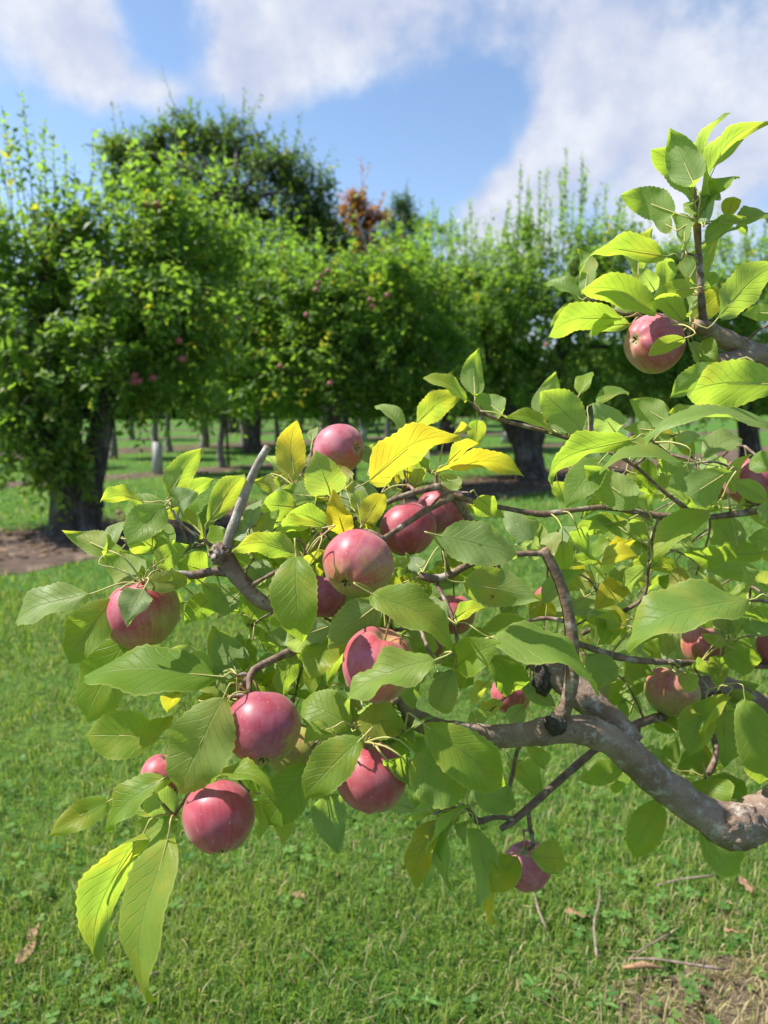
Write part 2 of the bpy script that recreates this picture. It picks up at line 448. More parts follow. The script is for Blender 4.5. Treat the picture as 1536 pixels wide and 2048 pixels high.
M['soil'] = mat_plain('bare_soil', (.085, .060, .043), (.155, .115, .082), .95, 24, .012, (.22, .18, .11), bscale=120)
def bare_patch():
    n = 48; c = V((.93, 1.40, .004)); vs = [c.copy()]; fs = []
    for i in range(n):
        a = 6.2832*i/n; k = 1+.3*noise.noise(V((math.cos(a)*1.6, math.sin(a)*1.6, 3)))+.16*noise.noise(V((math.cos(a)*5, math.sin(a)*5, 8)))
        vs.append(c+V((math.cos(a)*.36*k, math.sin(a)*.24*k, 0)))
    for i in range(n): fs.append((0, i+1, (i+1) % n+1))
    tag(mesh_obj('bare_soil', vs, fs, M['soil']), kind='structure')
bare_patch()
def clover(n, seed):
    r = np.random.RandomState(seed)
    d = 1.0*(4.6/1.0)**r.rand(n*4); x = (r.rand(n*4)*2-1)*(d*.62+.4); y = d
    k = (vnoise(x, y, 2.6, 61)+.6*vnoise(x, y, 7, 62)+.45*r.randn(n*4)) > .38; x, y = x[k][:n], y[k][:n]; n = len(x)
    h = .018+.030*r.rand(n); a0 = r.rand(n)*6.28; S = .004+.006*r.rand(n)
    V_, T_ = [], []
    for l in range(3):
        a = a0+l*2.09; tx, ty = np.cos(a), np.sin(a); tz = .25*r.randn(n)
        pts = []
        for f, wd in ((0, 0), (.55, .55), (1.05, .42), (.95, 0), (1.05, -.42), (.55, -.55)):
            pts.append(np.c_[x+S*2*(tx*f-ty*wd), y+S*2*(ty*f+tx*wd), h+S*2*f*tz+S*.35*abs(wd)])
        V_.append(np.stack(pts, 1))
    v = np.stack(V_, 1).reshape(-1, 3); b = np.arange(n*3)*6
    tr = np.stack([np.c_[b, b+2, b+1], np.c_[b, b+3, b+2], np.c_[b, b+4, b+3], np.c_[b, b+5, b+4]], 1).reshape(-1, 3)
    q = np.repeat(r.rand(n, 1), 3, 0); c = np.array([.065, .165, .035])+q*np.array([.10, .13, .03])
    o = big_mesh('clover', v, tr, M['grass'], np.repeat(c, 6, 0)); tag(o, 'small round clover leaves scattered through the near grass', 'clover', kind='stuff')
clover(900, 71)
def thatch(n, seed):
    r = np.random.RandomState(seed)
    d = .9*(5.0/.9)**r.rand(n*3); x = (r.rand(n*3)*2-1)*(d*.62+.4); y = d
    k = (.6*vnoise(x, y, 1.9, 81)+.5*r.randn(n*3)+1.6*np.exp(-(((x-.90)/.42)**2+((y-1.42)/.30)**2))) > .25; x, y = x[k][:n], y[k][:n]; n = len(x)
    a = r.rand(n)*6.28; L = .012+.038*r.rand(n)**2; W = .0006+.0010*r.rand(n); z = .006+.026*r.rand(n); dz = r.randn(n)*.008
    ax, ay = np.cos(a)*L, np.sin(a)*L; sx, sy = -np.sin(a)*W, np.cos(a)*W; bx, by = sx*4*r.randn(n), sy*4*r.randn(n)
    v = np.stack([np.c_[x-ax-sx, y-ay-sy, z-dz], np.c_[x-ax+sx, y-ay+sy, z-dz], np.c_[x+bx-sx, y+by-sy, z+.004], np.c_[x+bx+sx, y+by+sy, z+.004], np.c_[x+ax, y+ay, z+dz]], 1)
    b = np.arange(n)*5
    tr = np.stack([np.c_[b, b+1, b+3], np.c_[b, b+3, b+2], np.c_[b+2, b+3, b+4]], 1).reshape(-1, 3)
    q = r.rand(n, 1); c = np.array([.26, .21, .11])+q*np.array([.22, .19, .12]); c = np.where(r.rand(n, 1) < .25, np.array([.20, .12, .07]), c)
    o = big_mesh('dry_grass', v.reshape(-1, 3), tr, M['grass'], np.repeat(c, 5, 0)); tag(o, 'dry straw and clippings lying in the lawn', 'dry grass', kind='stuff')
thatch(2600, 91)

# chips and dry leaves on the mulch
def chips(n, seed):
    r = np.random.RandomState(seed)
    s = r.rand(n)*19-5.5; o_ = (r.rand(n)*2-1)*.95
    x = R1a.x+rowdir.x*s+rown.x*o_; y = R1a.y+rowdir.y*s+rown.y*o_; z = .012+.025*r.rand(n)
    a = r.rand(n)*6.28; L = .018+.05*r.rand(n)**2; W = L*(.3+.5*r.rand(n)); ti = (r.rand(n)-.5)*.05
    ax, ay = np.cos(a)*L, np.sin(a)*L; bx, by = -np.sin(a)*W, np.cos(a)*W
    v = np.stack([np.c_[x-ax, y-ay, z-ti*.3], np.c_[x+bx, y+by, z+.012], np.c_[x+ax, y+ay, z+ti*.3+.01], np.c_[x-bx, y-by, z]], 1)
    b = np.arange(n)*4
    tr = np.stack([np.c_[b, b+1, b+2], np.c_[b, b+2, b+3]], 1).reshape(-1, 3)
    q = r.rand(n, 1); c = np.array([.10, .065, .045])+q**2*np.array([.28, .19, .12])
    o = big_mesh('mulch_chips', v.reshape(-1, 3), tr, M['grass'], np.repeat(c, 4, 0))
    tag(o, 'brown wood chips and dead leaves under the row of old trees', 'mulch', kind='stuff')
chips(9000, 41)

# ------------------------------------------------------------------ background trees
def leaf_cloud(pos, axis, nrm, L, tint, wr=.55):
    """folded five-point leaves as one array"""
    n = len(pos)
    axis = axis/np.linalg.norm(axis, axis=1, keepdims=True)
    nrm = nrm-axis*np.sum(nrm*axis, 1, keepdims=True); nrm /= np.linalg.norm(nrm, axis=1, keepdims=True)+1e-9
    sd = np.cross(axis, nrm); L = L[:, None]
    m = pos+axis*L*.48-nrm*L*.06
    l = pos+axis*L*.42+sd*L*wr*.5+nrm*L*.05; r_ = pos+axis*L*.42-sd*L*wr*.5+nrm*L*.05
    tp = pos+axis*L-nrm*L*.10
    v = np.stack([pos, l, m, r_, tp], 1).reshape(-1, 3)
    b = np.arange(n)*5
    tr = np.stack([np.c_[b, b+2, b+1], np.c_[b, b+3, b+2], np.c_[b+1, b+2, b+4], np.c_[b+2, b+3, b+4]], 1).reshape(-1, 3)
    return v, tr, np.repeat(tint, 5, 0)

def shoots(org, dirs, slen, nleaf, leafL, r, c1, c2, warm, upright=0.0):
    """leaves set round shoots"""
    n = len(org); tot = n*nleaf
    k = np.tile(np.linspace(.08, 1, nleaf), n)
    o = np.repeat(org, nleaf, 0); d = np.repeat(dirs, nleaf, 0); sl = np.repeat(slen, nleaf)
    bend = np.c_[np.zeros(tot), np.zeros(tot), -.18*(1-upright)*k**2*sl]
    cv = np.repeat(r.randn(n, 2)*.14*(1-upright)**2, nleaf, 0)*(k**2*sl)[:, None]
    p = o+d*(k*sl)[:, None]+bend+np.c_[cv, np.zeros(tot)]
    ang = np.tile(np.arange(nleaf)*2.4, n)+np.repeat(r.rand(n)*6.28, nleaf)
    ref = np.where(np.abs(d[:, 2:3]) > .85, np.array([[1., 0, 0]]), np.array([[0, 0, 1.]]))
    s = np.cross(d, ref); s /= np.linalg.norm(s, axis=1, keepdims=True); b = np.cross(d, s)
    rad = s*np.cos(ang)[:, None]+b*np.sin(ang)[:, None]
    ax = d*(.45+.5*upright)+rad*.9+r.randn(tot, 3)*.25
    ax[:, 2] -= .18*(1-upright)
    nr_ = np.array([[0, 0, 1.]])+r.randn(tot, 3)*.35+d*.3
    LL = leafL*(.55+.75*r.rand(tot))*(1-.35*k**3*upright)
    q = r.rand(tot, 1); cl = np.repeat(r.rand(n, 1), nleaf, 0)
    c = c1+(c2-c1)*(.55*q+.45*cl)
    wsel = np.repeat(r.rand(n) < warm, nleaf)[:, None] & (r.rand(tot, 1) < .55)
    c = np.where(wsel, np.array([.25, .26, .04])*(.7+.6*q), c)
    return leaf_cloud(p, ax, nr_, LL, c)

def twigs_geo(org, dirs, slen, rad):
    n = len(org)
    ref = np.where(np.abs(dirs[:, 2:3]) > .85, np.array([[1., 0, 0]]), np.array([[0, 0, 1.]]))
    s = np.cross(dirs, ref); s /= np.linalg.norm(s, axis=1, keepdims=True); b = np.cross(dirs, s)
    e = org+dirs*slen[:, None]
    vs = []
    for P0, k in ((org, 1.0), (e, .35)):
        for a in (0, 2.09, 4.19): vs.append(P0+(s*math.cos(a)+b*math.sin(a))*(rad*k))
    v = np.stack(vs, 1).reshape(-1, 3); q = np.arange(n)*6
    t = []
    for j in range(3):
        j2 = (j+1) % 3
        t += [np.c_[q+j, q+j2, q+3+j2], np.c_[q+j, q+3+j2, q+3+j]]
    return v, np.stack(t, 1).reshape(-1, 3)

APPLE_SPOTS = []
def bg_tree(name, label, cat, stems, lobes, sprouts=(), leafL=.075, nleaf=10, c1=(.070, .145, .028), c2=(.138, .24, .044), warm=.04, seed=1, group=None, bark='bark', slen=(.22, .62), limbs=True, inner=.5, srad=.006, dens=1.0, edge=.07):
    r = np.random.RandomState(seed); rr = random.Random(seed)
    base = stems[0][0][0].copy(); base.z = 0
    root = empty(name, base); tag(root, label, cat, group)
    tops = []
    for k, (pts, rad) in enumerate(stems):
        pp, ra = spline(pts, rad, .12)
        vs, fs = tube_geo(pp, ra, 14 if k == 0 else 10, .16, nscale=5)
        mesh_obj('trunk' if k == 0 else 'stem', vs, fs, M[bark], root, pts[0])
        tops += [pp[int(len(pp)*q)] for q in (.55, .75, .98)]
    c1 = np.array(c1); c2 = np.array(c2)
    lobes = [(c, rx, ry, rz, int(ns*dens), True) for c, rx, ry, rz, ns in lobes]
    for (c, rx, ry, rz, ns, _) in list(lobes):
        for k in range(3):
            u = V((rr.gauss(0, 1), rr.gauss(0, 1), rr.gauss(0, 1))).normalized(); f = rr.uniform(.24, .42)
            lobes.append((c+V((u.x*rx, u.y*ry, u.z*rz))*rr.uniform(.95, 1.15), rx*f, ry*f, rz*f, int(ns*.13), False))
    VV, TT, CC, nb = [], [], [], 0
    SV, ST, sb = [], [], 0
    for (c, rx, ry, rz, ns, main) in lobes:
        if limbs and main:
            st = min(tops, key=lambda q: (q-c).length)
            midp = st.lerp(c, .5)+V((rr.uniform(-.1, .1), rr.uniform(-.1, .1), .15))*(c-st).length*.6
            l0 = .030*max(.6, (c-st).length)
            pp, ra = spline([st, midp, c, c+(c-midp)*.6], [l0, l0*.7, l0*.4, l0*.12], .15)
            vs, fs = tube_geo(pp, ra, 7, .12, nscale=8)
            mesh_obj('limb', vs, fs, M[bark], root, st)
        u = r.randn(ns, 3); u /= np.linalg.norm(u, axis=1, keepdims=True)
        rad = (inner+(1-inner)*r.rand(ns)**.6)
        org = np.array(c)+u*np.array([rx, ry, rz])*rad[:, None]
        out = u*.8+r.randn(ns, 3)*.45; out[:, 2] += np.where(u[:, 2] < -.25, -.45, .45); out /= np.linalg.norm(out, axis=1, keepdims=True)
        sl = slen[0]+(slen[1]-slen[0])*r.rand(ns)
        org -= out*(sl*.5)[:, None]
        v, t, cc = shoots(org, out, sl, nleaf, leafL, r, c1, c2, warm)
        VV.append(v); TT.append(t+nb); CC.append(cc); nb += len(v)
        ne = int(ns*edge)                              # long loose shoots breaking the outline
        if ne:
            ue = r.randn(ne, 3); ue[:, 2] = np.abs(ue[:, 2])+.1; ue /= np.linalg.norm(ue, axis=1, keepdims=True)
            oe = np.array(c)+ue*np.array([rx, ry, rz])*.8
            de = ue*.5+r.randn(ne, 3)*.22; de[:, 2] += .8; de /= np.linalg.norm(de, axis=1, keepdims=True)
            le = slen[1]*(.6+1.1*r.rand(ne)**1.5)
            v, t, cc = shoots(oe, de, le, nleaf+3, leafL*.95, r, c1*1.15, c2*1.15, warm, .4)
            VV.append(v); TT.append(t+nb); CC.append(cc); nb += len(v)
            v, t = twigs_geo(oe-de*.2, de, le+.2, srad*.7); SV.append(v); ST.append(t+sb); sb += len(v)
        v, t = twigs_geo(org-out*.12, out, sl+.12, srad*.6); SV.append(v); ST.append(t+sb); sb += len(v)
    for (p, h, lean) in sprouts:
        d = np.array([[lean+rr.uniform(-.09, .09), rr.uniform(-.15, .15), 1.0]]); d /= np.linalg.norm(d)
        h *= rr.uniform(.78, 1.04); nl = max(9, int(h/.030))
        v, t, cc = shoots(np.array([p]), d, np.array([h]), nl, leafL*.95, r, c1*1.1, c2*1.1, warm, .65)
        VV.append(v); TT.append(t+nb); CC.append(cc); nb += len(v)
        v, t = twigs_geo(np.array([p])-d*.4, d, np.array([h+.4]), srad*1.3); SV.append(v); ST.append(t+sb); sb += len(v)
    cr = big_mesh('crown', np.concatenate(VV), np.concatenate(TT), M['crown'], np.concatenate(CC), root, base); cr['kind'] = 'stuff'
    tw = big_mesh('twigs', np.concatenate(SV), np.concatenate(ST), M[bark], None, root, base); tw['kind'] = 'stuff'
    return root

def lobe(px, py, d, rx, ry, rz, ns):
    k = d/FPX
    return (P(px, py, d), rx*k, rz, ry*k, ns)
def gz(px, py, d):   # point on the ray at depth d
    return P(px, py, d)

dep = lambda q: (q-CAM).dot(FW)
# T1, the old tree on the left
d1 = dep(R1a); print('d1', d1, 'd3', dep(R1b))
b1 = R1a.copy(); b1.z = -.05
def stem(d, pts):     # px, py, width px, optional depth offset
    P_, R_ = [], []
    for q in pts:
        dd = d+(q[3] if len(q) > 3 else 0)
        P_.append(P(q[0], q[1], dd)); R_.append(q[2]*dd/FPX/2)
    return P_, R_
def fixbase(s):
    s[0][0].z = -.06; return s
T1 = bg_tree('apple_tree', 'old apple tree with two dark stems and drooping foliage, at the left', 'apple tree',
    [fixbase(stem(d1, [(152, 1086, 128), (152, 1050, 102), (150, 1000, 94), (140, 950, 88), (120, 880, 80), (105, 780, 62), (98, 640, 44), (95, 480, 26)])),
     stem(d1, [(172, 1010, 66), (186, 940, 52), (200, 870, 46), (218, 800, 42), (245, 730, 36), (290, 660, 28, .2), (330, 560, 18, .4)]),
     stem(d1, [(120, 880, 50), (60, 760, 40, -.2), (0, 690, 34, -.4), (-80, 640, 24, -.5)])],
    [lobe(60, 490, d1, 160, 80, .8, 105), lobe(-90, 540, d1, 170, 140, .9, 150), lobe(240, 480, d1+.3, 140, 85, .8, 130), lobe(365, 455, d1+.9, 95, 80, .7, 95), lobe(380, 520, d1+.6, 120, 110, .8, 170),
     lobe(180, 560, d1+.3, 170, 100, .8, 170), lobe(20, 600, d1-.2, 120, 90, .6, 80), lobe(300, 610, d1-.3, 130, 70, .6, 110), lobe(390, 690, d1+.2, 80, 70, .5, 70), lobe(300, 720, d1, 120, 70, .5, 80),
     lobe(330, 800, d1+.5, 100, 40, .5, 45), lobe(90, 780, d1-.5, 90, 80, .35, 70), lobe(95, 870, d1-.55, 62, 70, .3, 60), lobe(120, 930, d1-.5, 55, 55, .25, 40), lobe(40, 860, d1-.3, 60, 90, .4, 55), lobe(60, 690, d1-.5, 90, 60, .4, 50), lobe(-60, 780, d1, 90, 110, .6, 70), lobe(190, 700, d1-.6, 90, 60, .35, 55)],
    [(P(x, y, d1+q), h, l) for x, y, q, h, l in [(18, 400, 0, 1.15, -.02), (38, 400, .1, .95, .02), (66, 400, 0, 1.25, 0), (78, 400, .2, 1.0, .04), (110, 400, 0, .70, .06), (130, 400, .1, .62, .08), (182, 400, 0, 1.0, .01), (0, 400, .2, .95, -.08), (50, 400, -.1, .85, 0), (92, 410, .1, .6, 0), (215, 410, .1, .5, .05), (25, 410, -.2, .8, .05), (150, 410, .1, .45, 0),
      (265, 380, .2, .5, .05), (320, 370, .6, .45, .1), (430, 390, .8, .4, .1), (350, 360, .8, .4, 0), (475, 520, .5, .4, .1)]],
    leafL=.108, nleaf=13, dens=.92, c1=(.078, .152, .030), c2=(.150, .248, .050), warm=.06, seed=3)

# T2, in the middle of the row, and T3, right, T4, far right
R2 = R1a.lerp(R1b, .60)
d2 = dep(R2)+.0
T2 = bg_tree('apple_tree', 'middle old apple tree of the row, trunk hidden behind the foremost branch', 'apple tree',
    [fixbase(stem(d2, [(690, 1010, 64), (690, 970, 52), (686, 900, 46), (676, 820, 40), (668, 720, 30), (660, 600, 18)]))],
    [lobe(560, 595, d2+.3, 120, 80, .9, 170), lobe(480, 610, d2+.4, 90, 90, .8, 120), lobe(700, 590, d2+.3, 110, 70, .8, 110), lobe(820, 590, d2+.8, 80, 70, .8, 100), lobe(660, 620, d2, 120, 100, .9, 190), lobe(760, 620, d2+.3, 110, 100, .9, 170), lobe(500, 690, d2+.2, 100, 90, .8, 120), lobe(620, 720, d2-.3, 120, 80, .7, 140), lobe(740, 730, d2, 120, 80, .8, 140),
     lobe(840, 640, d2+.5, 90, 110, .8, 140), lobe(830, 750, d2+.4, 90, 60, .7, 90), lobe(540, 785, d2, 110, 40, .6, 60), lobe(690, 805, d2+.3, 120, 36, .6, 60), lobe(440, 770, d2+.3, 70, 60, .6, 50), lobe(800, 800, d2+.6, 80, 36, .6, 40)],
    [(P(x, y, d2+q), h, l) for x, y, q, h, l in [(575, 540, 0, .75, 0), (635, 520, .2, .55, 0), (640, 540, 0, .6, .04), (700, 530, .2, .5, .06), (745, 540, .2, .4, 0), (790, 560, .3, .4, .05), (520, 560, .2, .45, -.05), (600, 540, .3, .5, .1)]],
    leafL=.112, nleaf=12, dens=1.0, c1=(.074, .148, .030), c2=(.142, .245, .046), warm=.05, seed=7)
d3 = dep(R1b)
T3 = bg_tree('apple_tree', 'old apple tree with a dark forked trunk and tall upright shoots, right of centre', 'apple tree',
    [fixbase(stem(d3, [(1062, 964, 84), (1060, 940, 62), (1055, 905, 56), (1042, 870, 50), (1020, 835, 42), (1000, 790, 34), (985, 720, 26), (960, 620, 16)])),
     stem(d3, [(1056, 915, 50), (1068, 870, 44), (1085, 810, 40), (1110, 730, 32), (1140, 640, 24), (1150, 520, 14)])],
    [lobe(1010, 575, d3, 120, 80, 1.1, 210), lobe(1130, 550, d3, 130, 90, 1.2, 250), lobe(1250, 570, d3+.3, 120, 90, 1.1, 210), lobe(900, 620, d3+.2, 90, 80, .9, 140), lobe(950, 680, d3-.5, 120, 80, .9, 170), lobe(1080, 640, d3-.5, 130, 90, 1.0, 220),
     lobe(1220, 650, d3-.3, 130, 90, 1.0, 220), lobe(1330, 630, d3+.3, 100, 100, 1.0, 160), lobe(940, 770, d3-.1, 110, 50, .8, 90), lobe(1080, 760, d3-.2, 120, 50, .9, 110), lobe(1210, 770, d3, 120, 55, .9, 120), lobe(1330, 740, d3+.3, 100, 70, .9, 120)],
    [(P(x, y, d3+q), h, l) for x, y, q, h, l in [(1035, 510, 0, 1.75, .02), (1045, 510, .3, 1.5, 0), (1080, 500, .2, 1.4, 0), (1085, 500, -.1, 1.5, .02), (1118, 490, 0, 1.8, .03), (1128, 490, .2, 1.75, .02), (1125, 500, -.2, 1.5, 0), (1160, 490, 0, 1.85, .03), (1155, 500, .2, 1.7, .02), (1150, 500, -.2, 1.5, .06), (1205, 500, 0, 1.5, .02), (1225, 510, .2, 1.1, .05),
      (862, 560, .2, 1.4, .0), (873, 560, .1, 1.5, .03), (930, 550, 0, 1.3, .01), (968, 540, .1, 1.0, .03), (1000, 530, .2, 1.2, 0), (905, 580, .3, .9, -.05), (1260, 510, .3, .9, .08), (1060, 510, -.3, 1.3, 0), (1100, 500, .3, 1.3, 0), (1185, 500, -.2, 1.2, .06), (1290, 520, .3, .9, .1), (1015, 530, -.2, 1.0, -.03), (985, 540, .3, .9, 0), (1140, 500, .4, 1.2, 0), (1240, 510, -.2, 1.2, .03)]],
    leafL=.112, nleaf=12, dens=1.0, c1=(.074, .145, .032), c2=(.138, .238, .046), warm=.05, seed=13)
R4 = G(1500, 952); d4 = dep(R4)
x4 = 768+(R4-CAM).dot(RT)/d4*FPX
T4 = bg_tree('apple_tree', 'farthest old apple tree of the row, at the right edge behind the upright shoot', 'apple tree',
    [fixbase(stem(d4, [(x4, 935, 50), (x4, 900, 42), (x4-8, 840, 36), (x4-20, 760, 28), (x4-20, 640, 16)]))],
    [lobe(x4-30, 560, d4, 130, 80, 1.3, 260), lobe(x4-110, 650, d4, 110, 90, 1.2, 220), lobe(x4+90, 620, d4+.3, 120, 110, 1.2, 220), lobe(x4-60, 740, d4-.3, 130, 60, 1.1, 180), lobe(x4+70, 760, d4, 110, 60, 1.1, 120), lobe(x4+190, 640, d4+.5, 110, 120, 1.1, 150), lobe(x4-20, 800, d4, 120, 40, .9, 60)],
    [(P(x4+x, 510, d4), h, 0) for x, h in [(-90, .6), (-40, .8), (-10, .6), (30, .9), (70, .7)]],
    leafL=.112, nleaf=12, dens=1.0, seed=17, warm=.04)

# two more old trees, one row back, closing the gaps of the first row
for (px, py, sd_, lb) in [(505, 906, 23, 'old apple tree one row back, filling the gap right of the left tree'), (893, 902, 29, 'old apple tree one row back, left of the forked dark trunk')]:
    bb = G(px, py); db = dep(bb)
    bg_tree('apple_tree', lb, 'apple tree',
        [fixbase(stem(db, [(px, py+6, 40), (px, py-30, 34), (px+4, py-90, 28), (px-6, py-180, 20), (px, py-300, 10)]))],
        [lobe(px-10, 510, db, 110, 70, 1.2, 130), lobe(px-60, 590, db, 100, 80, 1.2, 150), lobe(px+60, 590, db, 100, 80, 1.2, 150), lobe(px, 670, db-.5, 130, 70, 1.2, 170), lobe(px-60, 750, db, 110, 60, 1.1, 130), lobe(px+60, 750, db, 110, 60, 1.1, 130), lobe(px, 800, db, 130, 34, 1.0, 80)],
        [(P(px+x, 470, db), h, 0) for x, h in [(-60, .7), (-25, 1.0), (10, .8), (50, 1.1)]], leafL=.125, nleaf=11, dens=1.2, seed=sd_, warm=.05)
# young trees of the rows behind
def young(px, py, hpx, seed, crownw, tilt=0, guard=False, stake=False, label='', pale=True):
    b = G(px, py); d = dep(b); k = d/FPX
    hh = hpx*k
    top = b+V((tilt*hh, 0, hh))
    jr = random.Random(seed*7); jx = lambda: jr.uniform(-.07, .07)
    tr = [V((b.x, b.y, -.05)), b+V((tilt*hh*.2+jx(), 0, hh*.15)), b+V((tilt*hh*.3+jx(), 0, hh*.32)), b+V((tilt*hh*.6+jx(), 0.02, hh*.55)), top]
    wd = max(.03, 6*k)*jr.uniform(.75, 1.25)
    cw = crownw*k
    lobes = [(b+V((tilt*hh, 0, hh*.95)), cw*.7, cw*.6, hh*.35, 60), (b+V((tilt*hh-cw*.45, .1, hh*.72)), cw*.55, cw*.5, hh*.22, 40), (b+V((tilt*hh+cw*.45, -.1, hh*.74)), cw*.55, cw*.5, hh*.22, 40), (b+V((tilt*hh, .2, hh*.66)), cw*.6, cw*.5, hh*.2, 36)]
    root = bg_tree('young_apple_tree', label, 'young tree', [(tr, [wd*1.35, wd, wd*.85, wd*.65, wd*.3])], lobes, leafL=.12, nleaf=10, dens=1.6, c1=(.05, .125, .018), c2=(.13, .24, .03), warm=.07, seed=seed, group='young apple trees of the rows behind', bark='pale_bark', slen=(.3, .6), srad=.008)
    if guard:
        vs, fs = tube_geo([V((b.x, b.y, 0)), b+V((tilt*hh*.15, 0, hh*.22))], [wd*1.5, wd*1.35], 10)
        mesh_obj('trunk_guard', vs, fs, M['guard'], root, b)
    if stake:
        s0 = b+V((14*k, -.15, -.05)); vs, fs = tube_geo([s0, s0+V((-.05, .05, hh*.62))], [.03, .03], 6)
        mesh_obj('stake', vs, fs, M['bark'], root, b)
    return root
YT = [(316, 950, 300, 90, .04, 1, 0, 'young tree with white trunk guard just right of the left tree'),
      (447, 938, 260, 90, 0, 0, 1, 'staked young tree left of the bare upright cut stub'),
      (225, 918, 230, 80, .02, 0, 1, 'young tree with leaning stake beside the left trunk'),
      (340, 905, 210, 70, 0, 0, 0, 'pale trunked young tree behind the guarded one'),
      (408, 897, 200, 70, 0, 0, 0, 'young tree behind and left of the staked one'),
      (490, 893, 200, 75, 0, 0, 0, 'young tree right of the staked one'),
      (556, 893, 190, 70, 0, 0, 0, 'young tree seen left of the topmost foremost apple'),
      (645, 880, 170, 70, 0, 0, 0, 'young tree seen behind the topmost foremost apple'),
      (727, 885, 170, 65, 0, 1, 0, 'slender white guarded young tree right of the topmost foremost apple'),
      (775, 875, 160, 65, 0, 0, 0, 'young tree behind the big spotted yellow leaf'),
      (962, 872, 150, 65, .02, 0, 0, 'pale young trunk left of the forked dark trunk'),
      (1010, 887, 110, 40, 0, 1, 0, 'short white guarded young tree touching the forked trunk'),
      (265, 880, 150, 60, 0, 0, 0, 'distant young tree in the gap right of the left trunk'),
      (1180, 885, 170, 70, 0, 0, 0, 'young tree right of the forked dark trunk'),
      (1262, 880, 170, 70, 0, 0, 1, 'farther right young tree below the single upper right apple'),
      (600, 866, 140, 60, 0, 0, 0, 'tiny distant young tree left of centre'),
      (690, 862, 135, 60, 0, 0, 0, 'tiny distant young tree at the centre'),
      (850, 866, 140, 60, 0, 0, 0, 'tiny distant young tree right of centre'),
      (15, 935, 240, 80, 0, 0, 0, 'young tree at the left edge behind drooping leaves')]
for i, (x, y, h, cw, ti, gu, sk, lb) in enumerate(YT):
    young(x, y, h, 100+i, cw, ti, gu, sk, lb)

# tall trees far behind
def far_tree(name, label, px, d, spec, seed, c1, c2, leafL, cat='tree', warm=0, trunkw=.5, nleaf=9, inner=.35):
    b = V(((px-768)/FPX*d, d, -.1))
    topz = max(P(s[0], s[1], d).z for s in spec)
    st = [b, b+V((0, 0, topz*.4)), b+V((.3, 0, topz*.75))]
    lob = [lobe(x, y, d+o, rx, ry, rx*d/FPX*.8, n) for x, y, o, rx, ry, n in spec]
    return bg_tree(name, label, cat, [(st, [trunkw, trunkw*.7, trunkw*.3])], lob, leafL=leafL, nleaf=nleaf, c1=c1, c2=c2, warm=warm, seed=seed, slen=(.5, 1.3), inner=inner, srad=.02, dens=1.5, edge=.05)
far_tree('oak_tree', 'tall dark broadleaf tree rising behind the left apple tree', 470, 32,
    [(370, 280, 0, 70, 55, 130), (470, 290, 1, 60, 50, 100), (270, 330, 0, 75, 60, 120), (550, 330, 0, 65, 50, 110), (420, 370, -1, 100, 50, 120), (620, 390, 0, 55, 60, 110), (560, 440, 0, 80, 55, 120), (460, 470, 0, 80, 60, 110), (640, 480, 0, 60, 50, 100), (330, 420, 0, 90, 60, 90), (560, 540, 1, 110, 60, 140), (230, 300, 0, 35, 30, 40), (400, 560, 1, 120, 80, 120), (670, 560, 1, 80, 70, 120)],
    51, (.034, .075, .020), (.085, .145, .032), .24, warm=.03, inner=.2)
far_tree('red_maple_tree', 'small far tree with orange red autumn leaves at centre', 730, 38,
    [(708, 405, 0, 28, 22, 34), (738, 435, 0, 32, 20, 40), (715, 470, 0, 45, 30, 60), (760, 520, 0, 60, 40, 80)], 53, (.20, .055, .02), (.22, .13, .03), .26, warm=.15)
far_tree('fir_tree', 'dark narrow evergreen far behind the middle apple tree', 800, 40,
    [(805, 415, 0, 25, 18, 40), (800, 450, 0, 36, 25, 70), (800, 500, 0, 45, 30, 90), (800, 550, 0, 55, 40, 110), (790, 620, 0, 70, 50, 110)], 54, (.022, .060, .022), (.048, .10, .034), .20)
far_tree('broadleaf_tree', 'dull green far tree low behind the middle apple tree', 660, 42,
    [(620, 620, 0, 100, 60, 120), (720, 600, 0, 80, 60, 120), (660, 700, 0, 130, 70, 150)], 55, (.022, .06, .014), (.06, .115, .02), .28)

def woodland():
    r = np.random.RandomState(77); n = 12500
    x = r.rand(n)*150-75; y = 62+r.rand(n)*10+8*np.sin(x*.05)
    z = r.rand(n)**1.25*(7.4+1.6*np.sin(x*.21)+1.2*np.sin(x*.57+1))
    org = np.c_[x, y, z]; d = r.randn(n, 3)*.5; d[:, 2] += .6; d[:, 1] -= .5; d /= np.linalg.norm(d, axis=1, keepdims=True)
    v, t, c = shoots(org, d, .8+r.rand(n), 6, .85, r, np.array([.018, .05, .013]), np.array([.055, .105, .02]), .02)
    o = big_mesh('woodland', v, t, M['crown'], c); tag(o, 'dark wood closing the orchard far behind the rows', 'woodland', kind='stuff')
woodland()

